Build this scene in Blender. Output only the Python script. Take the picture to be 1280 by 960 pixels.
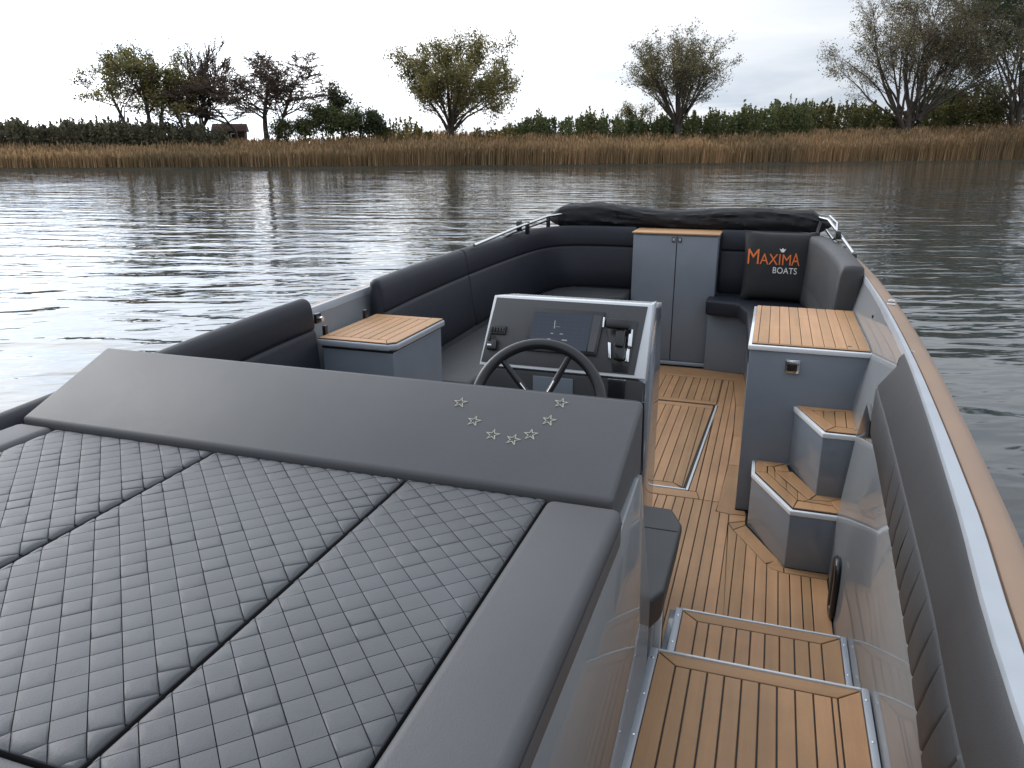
import bpy, bmesh, math, random
import numpy as np
from mathutils import Vector, Matrix, noise
random.seed(7); rng = np.random.default_rng(11)
S = bpy.context.scene
for o in list(bpy.data.objects): bpy.data.objects.remove(o)
COL = S.collection

# ------------------------------------------------------------ camera, sky, sun
TH = math.radians(17.048); YAW = math.radians(18.414); CH = 1.75; FPX = 962.0
cam = bpy.data.cameras.new('camera'); co = bpy.data.objects.new('camera', cam); COL.objects.link(co)
cam.sensor_width = 36; cam.lens = 36*FPX/1280; cam.clip_start = 0.05; cam.clip_end = 9000
co.location = (0, 0, CH); co.rotation_euler = (math.pi/2-TH, 0, YAW)
S.camera = co
S.view_settings.view_transform = 'Standard'; S.view_settings.look = 'None'
S.view_settings.exposure = 0.16; S.view_settings.gamma = 1

SUN_EL = math.radians(27); SUN_AZ = math.radians(72)      # azimuth to the left of the boat's axis (+Y)
sdir = Vector((-math.sin(SUN_AZ)*math.cos(SUN_EL), math.cos(SUN_AZ)*math.cos(SUN_EL), math.sin(SUN_EL)))
W = bpy.data.worlds.new('World'); S.world = W; W.use_nodes = True
nt = W.node_tree; nt.nodes.clear()
def N(t, **k):
    n = nt.nodes.new(t)
    for a, v in k.items(): setattr(n, a, v)
    return n
out = N('ShaderNodeOutputWorld'); bg = N('ShaderNodeBackground'); bg.inputs['Strength'].default_value = 0.1
sky = N('ShaderNodeTexSky', sky_type='NISHITA', sun_disc=False)
sky.sun_elevation = SUN_EL; sky.sun_rotation = -SUN_AZ; sky.air_density = 1.0; sky.dust_density = 1.5
tc = N('ShaderNodeTexCoord'); sep = N('ShaderNodeSeparateXYZ')
nt.links.new(tc.outputs['Generated'], sep.inputs[0])
def M(op, a, b=None, c=None, clamp=False):
    n = N('ShaderNodeMath', operation=op); n.use_clamp = clamp
    for i, v in enumerate((a, b, c)):
        if v is None: continue
        if isinstance(v, (int, float)): n.inputs[i].default_value = v
        else: nt.links.new(v, n.inputs[i])
    return n.outputs[0]
zz = M('MAXIMUM', sep.outputs[2], 0.0); den = M('ADD', zz, 0.13)
cv = N('ShaderNodeCombineXYZ')
nt.links.new(M('DIVIDE', sep.outputs[0], den), cv.inputs[0]); nt.links.new(M('DIVIDE', sep.outputs[1], den), cv.inputs[1])
mp = N('ShaderNodeMapping'); mp.inputs['Location'].default_value = (3.1, 1.7, 0); mp.inputs['Scale'].default_value = (0.33, 0.75, 1)
mp.inputs['Rotation'].default_value = (0, 0, math.radians(-22))
nt.links.new(cv.outputs[0], mp.inputs[0])
n1 = N('ShaderNodeTexNoise'); n1.inputs['Scale'].default_value = 0.95; n1.inputs['Detail'].default_value = 6; n1.inputs['Roughness'].default_value = 0.52; n1.inputs['Distortion'].default_value = 0.5
nt.links.new(mp.outputs[0], n1.inputs['Vector'])
cr = N('ShaderNodeValToRGB'); nt.links.new(n1.outputs[0], cr.inputs[0])
e = cr.color_ramp.elements
e[0].position = 0.40; e[0].color = (5.7, 6.4, 7.4, 1)
e[1].position = 0.66; e[1].color = (9.3, 9.5, 9.8, 1)
k = cr.color_ramp.elements.new(0.50); k.color = (7.7, 8.1, 8.7, 1)
# the clouds glow brighter round the veiled sun
dt = N('ShaderNodeVectorMath', operation='DOT_PRODUCT'); nt.links.new(tc.outputs['Generated'], dt.inputs[0]); dt.inputs[1].default_value = Vector((-math.sin(math.radians(62))*.96, math.cos(math.radians(62))*.96, .28))
gl = M('POWER', M('MAXIMUM', dt.outputs['Value'], 0.0), 5.0)
glow = M('ADD', M('MULTIPLY', gl, 3.0), M('ADD', M('MULTIPLY', zz, 0.6), 0.90))
ml = N('ShaderNodeMix', data_type='RGBA', blend_type='MULTIPLY'); ml.inputs['Factor'].default_value = 1
nt.links.new(cr.outputs[0], ml.inputs['A']); nt.links.new(glow, ml.inputs['B'])
mx = N('ShaderNodeMix', data_type='RGBA'); mx.inputs['Factor'].default_value = 0.93
nt.links.new(sky.outputs[0], mx.inputs['A']); nt.links.new(ml.outputs['Result'], mx.inputs['B'])
nt.links.new(mx.outputs['Result'], bg.inputs['Color']); nt.links.new(bg.outputs[0], out.inputs[0])

sl = bpy.data.lights.new('sun', 'SUN'); sl.energy = 0.8; sl.angle = math.radians(14); sl.color = (1.0, 0.95, 0.88)
so = bpy.data.objects.new('sun', sl); COL.objects.link(so); so.location = (-30, 10, 20)
so.rotation_euler = (-sdir).to_track_quat('-Z', 'Y').to_euler()

# ------------------------------------------------------------ materials
def mat(name, col, rough=0.5, metal=0.0, coat=0.0, vary=0.0, nscale=8.0, bump=0.0, bscale=200.0, stretch=(1,1,1),
        rnd=0.0, island=0.0, wrinkle=0.0, patch=0.0, col2=None, spec=0.5, sheen=0.0, trans=0.0, coords='Object'):
    m = bpy.data.materials.new(name); m.use_nodes = True
    t = m.node_tree; p = t.nodes['Principled BSDF']
    p.inputs['Roughness'].default_value = rough; p.inputs['Metallic'].default_value = metal
    p.inputs['Coat Weight'].default_value = coat; p.inputs['Coat Roughness'].default_value = 0.02
    if name == 'glossy_liner_gelcoat': p.inputs['Coat IOR'].default_value = 1.6
    p.inputs['Specular IOR Level'].default_value = spec
    p.inputs['Base Color'].default_value = (*col, 1)
    L = t.links.new
    c = t.nodes.new('ShaderNodeTexCoord'); mp = t.nodes.new('ShaderNodeMapping'); mp.inputs['Scale'].default_value = stretch
    L(c.outputs[coords], mp.inputs[0])
    base = None
    if vary > 0 or col2:
        n = t.nodes.new('ShaderNodeTexNoise'); n.inputs['Scale'].default_value = nscale; n.inputs['Detail'].default_value = 5
        L(mp.outputs[0], n.inputs['Vector'])
        r = t.nodes.new('ShaderNodeValToRGB'); L(n.outputs[0], r.inputs[0])
        c2 = col2 or tuple(v*(1-vary) for v in col)
        r.color_ramp.elements[0].position = 0.3; r.color_ramp.elements[0].color = (*c2, 1)
        r.color_ramp.elements[1].position = 0.7; r.color_ramp.elements[1].color = (*(col if col2 else tuple(v*(1+vary) for v in col)), 1)
        base = r.outputs[0]
        rr = t.nodes.new('ShaderNodeMapRange'); L(n.outputs[0], rr.inputs[0])
        rr.inputs['To Min'].default_value = max(0.02, rough*0.85); rr.inputs['To Max'].default_value = min(1, rough*1.2)
        L(rr.outputs[0], p.inputs['Roughness'])
    if rnd > 0 or island > 0:
        if island > 0:
            g = t.nodes.new('ShaderNodeNewGeometry'); src = g.outputs['Random Per Island']; amt = island
        else:
            g = t.nodes.new('ShaderNodeObjectInfo'); src = g.outputs['Random']; amt = rnd
        mr = t.nodes.new('ShaderNodeMapRange'); L(src, mr.inputs[0]); mr.inputs['To Min'].default_value = 1-amt; mr.inputs['To Max'].default_value = 1+amt
        hsv = t.nodes.new('ShaderNodeHueSaturation'); L(mr.outputs[0], hsv.inputs['Value'])
        mh = t.nodes.new('ShaderNodeMapRange'); L(src, mh.inputs[0]); mh.inputs['To Min'].default_value = 0.5+amt*0.02; mh.inputs['To Max'].default_value = 0.5-amt*0.02
        L(mh.outputs[0], hsv.inputs['Hue'])
        if base is not None: L(base, hsv.inputs['Color'])
        else: hsv.inputs['Color'].default_value = (*col, 1)
        base = hsv.outputs[0]
    if patch > 0:
        pn_ = t.nodes.new('ShaderNodeTexNoise'); pn_.inputs['Scale'].default_value = 2.3; pn_.inputs['Detail'].default_value = 6; pn_.inputs['Roughness'].default_value = 0.65; L(c.outputs[coords], pn_.inputs['Vector'])
        pr_ = t.nodes.new('ShaderNodeMapRange'); pr_.inputs['From Min'].default_value = 0.3; pr_.inputs['From Max'].default_value = 0.7; pr_.inputs['To Min'].default_value = 1-patch; pr_.inputs['To Max'].default_value = 1+patch*.6; L(pn_.outputs[0], pr_.inputs[0])
        ph = t.nodes.new('ShaderNodeHueSaturation'); L(pr_.outputs[0], ph.inputs['Value']); L(base, ph.inputs['Color']); base = ph.outputs[0]
    if base is not None: L(base, p.inputs['Base Color'])
    if bump > 0:
        n = t.nodes.new('ShaderNodeTexNoise'); n.inputs['Scale'].default_value = bscale; n.inputs['Detail'].default_value = 3
        L(mp.outputs[0], n.inputs['Vector'])
        b = t.nodes.new('ShaderNodeBump'); b.inputs['Strength'].default_value = bump; b.inputs['Distance'].default_value = 0.002
        L(n.outputs[0], b.inputs['Height']); L(b.outputs[0], p.inputs['Normal'])
        if wrinkle > 0:
            n2 = t.nodes.new('ShaderNodeTexNoise'); n2.inputs['Scale'].default_value = 5; n2.inputs['Detail'].default_value = 4; n2.inputs['Distortion'].default_value = 0.5
            L(mp.outputs[0], n2.inputs['Vector']); b2_ = t.nodes.new('ShaderNodeBump'); b2_.inputs['Strength'].default_value = wrinkle; b2_.inputs['Distance'].default_value = 0.012
            L(n2.outputs[0], b2_.inputs['Height']); L(b2_.outputs[0], b.inputs['Normal'])
    if trans > 0:
        d = t.nodes.new('ShaderNodeBsdfTranslucent'); ms = t.nodes.new('ShaderNodeMixShader'); ms.inputs[0].default_value = trans
        if base is not None: L(base, d.inputs[0])
        else: d.inputs[0].default_value = (*col, 1)
        L(p.outputs[0], ms.inputs[1]); L(d.outputs[0], ms.inputs[2]); L(ms.outputs[0], t.nodes['Material Output'].inputs[0])
    return m
VIN = mat('grey_vinyl', (0.076, 0.077, 0.081), 0.5, patch=.09, wrinkle=.13, vary=0.05, nscale=3, bump=0.25, bscale=420, spec=0.4)
VINQ = mat('quilted_vinyl', (0.076, 0.079, 0.086), 0.5, patch=.12, wrinkle=.15, vary=0.12, nscale=5, bump=0.22, bscale=420, spec=0.4)
THR = mat('dark_thread', (0.008, 0.008, 0.010), 0.8)
DVIN = mat('anthracite_vinyl', (0.0115, 0.0135, 0.021), 0.5, wrinkle=.25, vary=0.08, nscale=4, bump=0.3, bscale=420, spec=0.35)
MVIN = mat('mid_grey_vinyl', (0.043, 0.044, 0.047), 0.5, wrinkle=.2, vary=0.06, nscale=4, bump=0.3, bscale=420, spec=0.4)
BLK = mat('black_canvas', (0.008, 0.008, 0.010), 0.75, vary=0.15, nscale=12, bump=0.5, bscale=500)
PILM = mat('black_pillow_fabric', (0.012, 0.012, 0.013), 0.7, vary=0.1, nscale=10, bump=0.4, bscale=600)
GEL = mat('grey_gelcoat', (0.165, 0.188, 0.218), 0.16, coat=0.6, vary=0.04, nscale=2.5)
GELM = mat('grey_painted_panel', (0.172, 0.197, 0.230), 0.30, patch=.10, vary=0.04, nscale=2.5)
WALL = mat('glossy_liner_gelcoat', (0.205, 0.218, 0.230), 0.5, coat=0.62, vary=0.03, nscale=2, spec=0.4)
TRIM = mat('pale_aluminium_trim', (0.40, 0.43, 0.47), 0.35, metal=0.25, vary=0.05, nscale=10)
WHT = mat('white_gelcoat_edge', (0.68, 0.70, 0.72), 0.25, coat=0.5)
CAUL = mat('black_caulk', (0.010, 0.009, 0.008), 0.6)
def teak(name, st, c=(0.44, 0.242, 0.115)):
    return mat(name, c, 0.55, vary=0.13, nscale=22, stretch=st, rnd=0.13, patch=.17, bump=0.35, bscale=260)
TEAK = teak('teak_along', (1, 0.06, 1)); TEAKX = teak('teak_across', (0.06, 1, 1))
TAN = mat('tan_rubber_cap', (0.31, 0.195, 0.125), 0.42, vary=0.07, nscale=6, bump=0.3, bscale=300)
CHR = mat('polished_steel', (0.72, 0.73, 0.74), 0.13, metal=1.0)
PLA = mat('black_plastic', (0.012, 0.012, 0.013), 0.3, coat=0.3)
RUB = mat('black_grip', (0.014, 0.014, 0.016), 0.36, bump=0.2, bscale=500)
DASH = mat('dash_panel_grey', (0.052, 0.053, 0.056), 0.38, vary=0.1, nscale=6, bump=0.15, bscale=500)
EMB = mat('pale_embroidery', (0.42, 0.40, 0.34), 0.7, bump=0.5, bscale=900)
ORG = mat('orange_print', (0.72, 0.16, 0.03), 0.6); WPR = mat('white_print', (0.75, 0.75, 0.72), 0.6)
SCR = mat('display_glass', (0.010, 0.013, 0.018), 0.06, coat=1.0)
HULL = mat('dark_hull_paint', (0.05, 0.055, 0.062), 0.2, coat=0.8)
def emis(name, col, s):
    m = bpy.data.materials.new(name); m.use_nodes = True; p = m.node_tree.nodes['Principled BSDF']
    p.inputs['Base Color'].default_value = (0.01, 0.01, 0.012, 1); p.inputs['Roughness'].default_value = 0.08
    p.inputs['Emission Color'].default_value = (*col, 1); p.inputs['Emission Strength'].default_value = s
    return m
DISP = emis('lit_chart_display', (0.035, 0.055, 0.095), 0.35); TICK = emis('lit_display_mark', (0.6, 0.65, 0.6), 0.4)
GRIDM = emis('lit_display_grid', (0.09, 0.12, 0.17), 0.35)

# ------------------------------------------------------------ object helpers
def link(name, me, m=None, parent=None, smooth=None):
    o = bpy.data.objects.new(name, me); COL.objects.link(o)
    ms = m if isinstance(m, (list, tuple)) else [m]
    if m is not None and len(me.materials) == 0:
        for q in ms: me.materials.append(q)
    if smooth:
        me.polygons.foreach_set('use_smooth', [True]*len(me.polygons)); me.set_sharp_from_angle(angle=math.radians(smooth))
    if parent is not None:
        o.parent = parent
        if parent.parent is None: o.location = tuple(-v for v in parent.location)
    return o
def tag(o, label=None, cat=None, group=None, kind=None):
    for k_, v in (('label', label), ('category', cat), ('group', group), ('kind', kind)):
        if v: o[k_] = v
    return o
def thing(name, loc, label, cat, group=None):
    o = bpy.data.objects.new(name, None); COL.objects.link(o); o.location = loc; o.empty_display_size = 0.1
    return tag(o, label, cat, group)
def mesh(name, v, f):
    me = bpy.data.meshes.new(name); me.from_pydata([tuple(p) for p in v], [], f); me.update(); return me
def hexa_bm(bot, top, r=0.0, seg=2, bm=None):
    """solid from two n-gon rings (lists of xyz), bevelled"""
    b2 = bmesh.new(); n = len(bot)
    vb = [b2.verts.new(p) for p in bot]; vt = [b2.verts.new(p) for p in top]
    b2.faces.new(vb[::-1]); b2.faces.new(vt)
    for i in range(n): b2.faces.new((vb[i], vb[(i+1) % n], vt[(i+1) % n], vt[i]))
    bmesh.ops.recalc_face_normals(b2, faces=b2.faces)
    if r > 0: bmesh.ops.bevel(b2, geom=list(b2.edges), offset=r, segments=seg, affect='EDGES', profile=0.5, clamp_overlap=True)
    return b2
def fin(b2, name, m, parent=None, smooth=35):
    me = bpy.data.meshes.new(name); b2.to_mesh(me); b2.free(); return link(name, me, m, parent, smooth)
def prism(name, poly, z0, z1, m, parent=None, r=0.0, seg=2):
    return fin(hexa_bm([(x, y, z0) for x, y in poly], [(x, y, z1) for x, y in poly], r, seg), name, m, parent)
def box(name, x0, x1, y0, y1, z0, z1, m, parent=None, r=0.003, seg=2):
    return prism(name, [(x0, y0), (x1, y0), (x1, y1), (x0, y1)], z0, z1, m, parent, r, seg)
def solid(name, bot, top, m, parent=None, r=0.003, seg=2): return fin(hexa_bm(bot, top, r, seg), name, m, parent)
def clip(poly, a, b, c):     # keep a*x+b*y<=c
    o = []
    for i in range(len(poly)):
        p, q = poly[i], poly[(i+1) % len(poly)]; dp = a*p[0]+b*p[1]-c; dq = a*q[0]+b*q[1]-c
        if dp <= 0: o.append(p)
        if dp*dq < 0: t = dp/(dp-dq); o.append((p[0]+(q[0]-p[0])*t, p[1]+(q[1]-p[1])*t))
    r = []
    for p in o:
        if not r or math.dist(p, r[-1]) > 1e-4: r.append(p)
    if len(r) > 1 and math.dist(r[0], r[-1]) < 1e-4: r.pop()
    return r
def area(p): return abs(sum(p[i][0]*p[(i+1) % len(p)][1]-p[(i+1) % len(p)][0]*p[i][1] for i in range(len(p))))/2
def ccw(p):
    s = sum(p[i][0]*p[(i+1) % len(p)][1]-p[(i+1) % len(p)][0]*p[i][1] for i in range(len(p)))
    return p if s > 0 else p[::-1]
def inset(poly, d):
    poly = ccw(poly); n = len(poly); r = []
    for i in range(n):
        a, b, c = Vector(poly[i-1]), Vector(poly[i]), Vector(poly[(i+1) % n])
        e1 = (b-a).normalized(); e2 = (c-b).normalized(); n1 = Vector((-e1.y, e1.x)); n2 = Vector((-e2.y, e2.x))
        mvec = (n1+n2); k_ = d/max(0.35, 1+n1.dot(n2)); r.append((b.x+mvec.x*k_, b.y+mvec.y*k_))
    return r
PLG = 0.0022
def plank(poly, z, parent, m=None, name='plank', th=0.010, g=PLG):
    poly = ccw(poly)
    if area(poly) < 2e-4: return
    p = inset(poly, g); q = inset(poly, g+0.0016); n = len(p)
    z = z+random.uniform(-.0004, .0004)
    v = [(x, y, z-th) for x, y in p]+[(x, y, z-.0014) for x, y in p]+[(x, y, z) for x, y in q]
    f = [tuple(range(2*n, 3*n))]
    for a in (0, n):
        for i in range(n): f.append((a+i, a+(i+1) % n, a+n+(i+1) % n, a+n+i))
    return link(name, mesh(name, v, f), m or TEAK, parent)
def strips(poly, xs, z, parent, m=None):
    for a, b in zip(xs, xs[1:]):
        q = clip(clip(poly, 1, 0, b), -1, 0, -a)
        if len(q) > 2: plank(q, z, parent, m)
def catmull(pts, n=6):
    P = [Vector(p) for p in pts]; P = [P[0]*2-P[1]]+P+[P[-1]*2-P[-2]]; r = []
    for i in range(1, len(P)-2):
        for j in range(n):
            t = j/n; a, b, c, d = P[i-1:i+3]
            r.append(0.5*((2*b)+(c-a)*t+(2*a-5*b+4*c-d)*t*t+(3*b-a-3*c+d)*t**3))
    r.append(P[-2]); return r
def sweep(name, path, prof, m, parent=None, endr=0.0, cuts=(), shear=0.0, smooth=50, closed=True):
    """path: Vectors (x,y); prof(i,t)-> list of (d,z), d to the left of travel; rounded ends; cuts: seam distances along the path"""
    L = [0]
    for a, b in zip(path, path[1:]): L.append(L[-1]+(b-a).length)
    T = L[-1]; st = [(s, 0.0) for s in L]
    if endr:
        st = [(s, 0) for s in L if endr < s < T-endr]
        for k_ in range(5):
            a = k_/4*math.pi/2; st += [(endr*(1-math.cos(a)), endr*(1-math.sin(a))), (T-endr*(1-math.cos(a)), endr*(1-math.sin(a)))]
    for c in cuts: st += [(c-.012, 0), (c-.004, -.0022), (c, -.007), (c+.004, -.0015), (c+.012, 0)]
    st.sort()
    def at(s):
        for i in range(len(L)-1):
            if s <= L[i+1]+1e-9:
                u = (s-L[i])/(L[i+1]-L[i]); p = path[i].lerp(path[i+1], u)
                t0 = (path[i+1]-path[max(0, i-1)]).normalized(); t1 = (path[min(len(path)-1, i+2)]-path[i]).normalized()
                return p, t0.lerp(t1, u).normalized()
        return path[-1], (path[-1]-path[-2]).normalized()
    v = []; f = []; n = None
    for s, ins in st:
        p, t = at(s); nr = Vector((-t.y, t.x)); pr = prof(s, s/T); n = len(pr)
        if ins < 0: pr = [(d+ins if (z < .90 and d > .01) else d, z) for d, z in pr]
        if ins > 0:
            cx = sum(q[0] for q in pr)/n; cz = sum(q[1] for q in pr)/n
            w = (max(q[0] for q in pr)-min(q[0] for q in pr))/2; h = (max(q[1] for q in pr)-min(q[1] for q in pr))/2
            pr = [(cx+(q[0]-cx)*max(.05, 1-ins/w), cz+(q[1]-cz)*max(.05, 1-ins/h)) for q in pr]
        for d, z in pr:
            sh_ = shear*max(0, min(1, (2.7-p.y)/.5))*max(0, min(.24, z-.66)); v.append((p.x+nr.x*d-t.x*sh_, p.y+nr.y*d-t.y*sh_, z))
    m_ = n if closed else n-1
    for i in range(len(st)-1):
        for j in range(m_): f.append((i*n+j, i*n+(j+1) % n, (i+1)*n+(j+1) % n, (i+1)*n+j))
    if closed: f.append(tuple(range(n))[::-1]); f.append(tuple(range((len(st)-1)*n, len(st)*n)))
    me = mesh(name, v, f); b2 = bmesh.new(); b2.from_mesh(me); bmesh.ops.recalc_face_normals(b2, faces=b2.faces); b2.to_mesh(me); b2.free()
    return link(name, me, m, parent, smooth)
def tube_bm(b2, pts, r, seg=8, caps=True):
    P = [Vector(p) for p in pts]; rings = []
    up = Vector((0, 0, 1))
    for i, p in enumerate(P):
        t = (P[min(i+1, len(P)-1)]-P[max(i-1, 0)]).normalized()
        a = t.cross(up if abs(t.z) < .9 else Vector((1, 0, 0))).normalized(); b = t.cross(a)
        rr = r[i] if isinstance(r, (list, tuple)) else r
        rings.append([b2.verts.new(p+(a*math.cos(2*math.pi*k_/seg)+b*math.sin(2*math.pi*k_/seg))*rr) for k_ in range(seg)])
    for A, B in zip(rings, rings[1:]):
        for k_ in range(seg): b2.faces.new((A[k_], A[(k_+1) % seg], B[(k_+1) % seg], B[k_]))
    if caps: b2.faces.new(rings[0][::-1]); b2.faces.new(rings[-1])
def tube(name, pts, r, m, parent=None, seg=8):
    b2 = bmesh.new(); tube_bm(b2, pts, r, seg); bmesh.ops.recalc_face_normals(b2, faces=b2.faces); return fin(b2, name, m, parent, 50)
def rebase(o, base):
    """put a top-level mesh's origin at its base"""
    o.data.transform(Matrix.Translation(-Vector(base))); o.location = base; return o

# ------------------------------------------------------------ water, bank, land
def bearing(px, D):       # ground point at distance D in the direction seen at column px of the horizon
    a = math.atan((px-640)/math.hypot(FPX, 295)); a = YAW-a
    return (-math.sin(a)*D, math.cos(a)*D)
def zat(py, px, D):       # height seen at row py at that distance
    c = math.cos(math.atan((px-640)/math.hypot(FPX, 295))); F = D*c
    return CH+F*math.tan(math.atan((480-py)/FPX)-TH)
WZ = -0.12
BK = [(-1500, 214), (-900, 213), (-300, 213), (0, 212.5), (300, 211), (640, 208.5), (845, 206.5), (1060, 204), (1280, 201.5), (1700, 198), (2600, 196)]
def bankD(px):
    for (a, ya), (b, yb) in zip(BK, BK[1:]):
        if px <= b:
            y = ya+(yb-ya)*(px-a)/(b-a); break
    else: y = BK[-1][1]
    r = math.cos(math.atan((px-640)/math.hypot(FPX, 295)))
    return (CH-WZ)/math.tan(TH-math.atan((480-y)/FPX))/r
wm = bpy.data.materials.new('river_water'); wm.use_nodes = True
t = wm.node_tree; p = t.nodes['Principled BSDF']; L = t.links.new
p.inputs['Base Color'].default_value = (0.045, 0.052, 0.050, 1); p.inputs['Roughness'].default_value = 0.045; p.inputs['IOR'].default_value = 1.333; p.inputs['Specular IOR Level'].default_value = 0.9
tcw = t.nodes.new('ShaderNodeTexCoord')
def wnoise(scale, st, rot, det, dist=0.0):
    m0 = t.nodes.new('ShaderNodeMapping'); m0.inputs['Rotation'].default_value = (0, 0, rot); L(tcw.outputs['Object'], m0.inputs[0])
    mp_ = t.nodes.new('ShaderNodeMapping'); mp_.inputs['Scale'].default_value = st
    L(m0.outputs[0], mp_.inputs[0]); n = t.nodes.new('ShaderNodeTexNoise'); n.inputs['Scale'].default_value = scale
    n.inputs['Detail'].default_value = det; n.inputs['Roughness'].default_value = 0.45; n.inputs['Distortion'].default_value = dist; L(mp_.outputs[0], n.inputs['Vector']); return n.outputs[0]
a1 = wnoise(1.25, (0.34, 1.0, 1), -YAW+0.10, 2.5, 0.35); a2 = wnoise(3.6, (0.42, 1, 1), -YAW-0.20, 2.0, 0.4); a3 = wnoise(0.16, (0.6, 1, 1), 0.3, 2)
def wmath(op, a, b):
    n = t.nodes.new('ShaderNodeMath'); n.operation = op
    for i, v_ in enumerate((a, b)):
        if isinstance(v_, (int, float)): n.inputs[i].default_value = v_
        else: L(v_, n.inputs[i])
    return n.outputs[0]
hgt = wmath('ADD', wmath('MULTIPLY', a1, 1.0), wmath('MULTIPLY', a2, 0.24))
amp = wmath('ADD', wmath('MULTIPLY', a3, 1.9), 0.0)
hgt = wmath('MULTIPLY', hgt, amp)
bmp = t.nodes.new('ShaderNodeBump'); bmp.inputs['Strength'].default_value = 1.0; bmp.inputs['Distance'].default_value = 0.070
L(hgt, bmp.inputs['Height']); L(bmp.outputs[0], p.inputs['Normal'])
water = link('river_water', mesh('river_water', [(-4000, -4000, WZ), (4000, -4000, WZ), (4000, 4000, WZ), (-4000, 4000, WZ)], [(0, 1, 2, 3)]), wm)
tag(water, 'rippled river water under a bright overcast sky', kind='structure')

EARTH = mat('bank_earth', (0.07, 0.052, 0.03), 0.9, col2=(0.035, 0.035, 0.018), nscale=0.4, bump=0.6, bscale=3)
pxs = list(range(-1500, 2601, 50)); v = []; f = []
prof = [(-0.6, -0.35), (0.4, 0.12), (6, 0.5), (14, 1.0), (30, 1.2), (400, 1.0), (4500, 0.5)]
for px in pxs:
    D = bankD(px)
    for dd, z in prof:
        x, y = bearing(px, D+dd); v.append((x, y, z+(0.12*noise.noise((x*.2, y*.2, 0)) if z > .2 else 0)))
n = len(prof)
for i in range(len(pxs)-1):
    for j in range(n-1): f.append((i*n+j, (i+1)*n+j, (i+1)*n+j+1, i*n+j+1))
tag(link('riverbank', mesh('riverbank', v, f), EARTH, smooth=60), 'low earth riverbank behind the reeds', kind='structure')

# reed belt: real blades, row behind row
REED = mat('dry_reed', (0.46, 0.30, 0.155), 0.85, col2=(0.22, 0.165, 0.09), nscale=0.07, island=0.5, trans=0.3)
def reedtop(px):
    T_ = [(-900, 182), (0, 181), (120, 180), (270, 178), (400, 176), (470, 170), (560, 168), (640, 169), (740, 168), (845, 169), (960, 166), (1060, 163), (1180, 160), (1240, 156), (1280, 152), (1700, 148), (2600, 150)]
    for (a, ya), (b, yb) in zip(T_, T_[1:]):
        if px <= b: return ya+(yb-ya)*(px-a)/(b-a)
    return 150
def reeds():
    V = []; F = []; k_ = 0
    for i in range(88000):
        px = random.uniform(-260, 1540)
        u = random.random()**1.35; D = bankD(px)+0.2+u*15
        x, y = bearing(px, D); g = min(1.0, 0.12+0.06*(D-bankD(px)))
        top = zat(reedtop(px), px, bankD(px)+7)
        h = (top-0.25)*(0.62+0.26*min(1, u*1.6)+random.uniform(-.12, .13)+0.14*noise.noise((x*.35, y*.35, 2)))
        if random.random() < .03: h *= 1.12
        g0 = g; w = random.uniform(.014, .034)*(1+D/160); a = random.uniform(0, math.pi); cx, cy = math.cos(a)*w, math.sin(a)*w
        lx, ly = random.gauss(.10, .16)*h*.35, random.gauss(0, .12)*h*.35
        pts = []
        for s in (0, .55, 1.0):
            q = s*s; ww = (1, .8, .35)[(0, .55, 1.0).index(s)]
            X, Y, Z = x+lx*q, y+ly*q, g0-.25+(h)*s
            pts += [(X-cx*ww, Y-cy*ww, Z), (X+cx*ww, Y+cy*ww, Z)]
        V += pts; F += [(k_, k_+1, k_+3, k_+2), (k_+2, k_+3, k_+5, k_+4)]; k_ += 6
        if random.random() < .3:      # seed plume
            X, Y, Z = x+lx, y+ly, g0-.25+h; pw = w*2.0; ca, sa = math.cos(a)*pw, math.sin(a)*pw
            V += [(X-ca, Y-sa, Z-.18), (X+ca, Y+sa, Z-.2), (X+ca*.4+lx*.2, Y+sa*.4, Z+.16), (X-ca*.4+lx*.2, Y-sa*.4, Z+.13)]; F.append((k_, k_+1, k_+2, k_+3)); k_ += 4
    return mesh('reeds', V, F)
tag(link('reeds', reeds(), REED), 'brown dry reed belt along the far riverbank', 'reeds', kind='stuff')

# ------------------------------------------------------------ trees
BARK = mat('dark_bark', (0.075, 0.062, 0.050), 0.9, vary=0.25, nscale=3)
TWIG = mat('brown_twigs', (0.11, 0.078, 0.06), 0.9, island=0.2)
def leafm(n, c, c2): return mat(n, c, 0.75, col2=c2, nscale=0.55, island=0.35, trans=0.35)
LF_OL = leafm('olive_leaves', (0.27, 0.225, 0.075), (0.13, 0.125, 0.05))
LF_YG = leafm('yellow_olive_leaves', (0.265, 0.234, 0.069), (0.143, 0.153, 0.049))
LF_BR = leafm('brown_leaves', (0.170, 0.102, 0.061), (0.102, 0.071, 0.048))
LF_GY = leafm('grey_green_leaves', (0.26, 0.225, 0.115), (0.14, 0.13, 0.07))
LF_DK = leafm('dark_green_leaves', (0.083, 0.103, 0.044), (0.047, 0.063, 0.030))
LF_MX = leafm('mixed_green_leaves', (0.154, 0.160, 0.057), (0.069, 0.100, 0.040))
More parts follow.
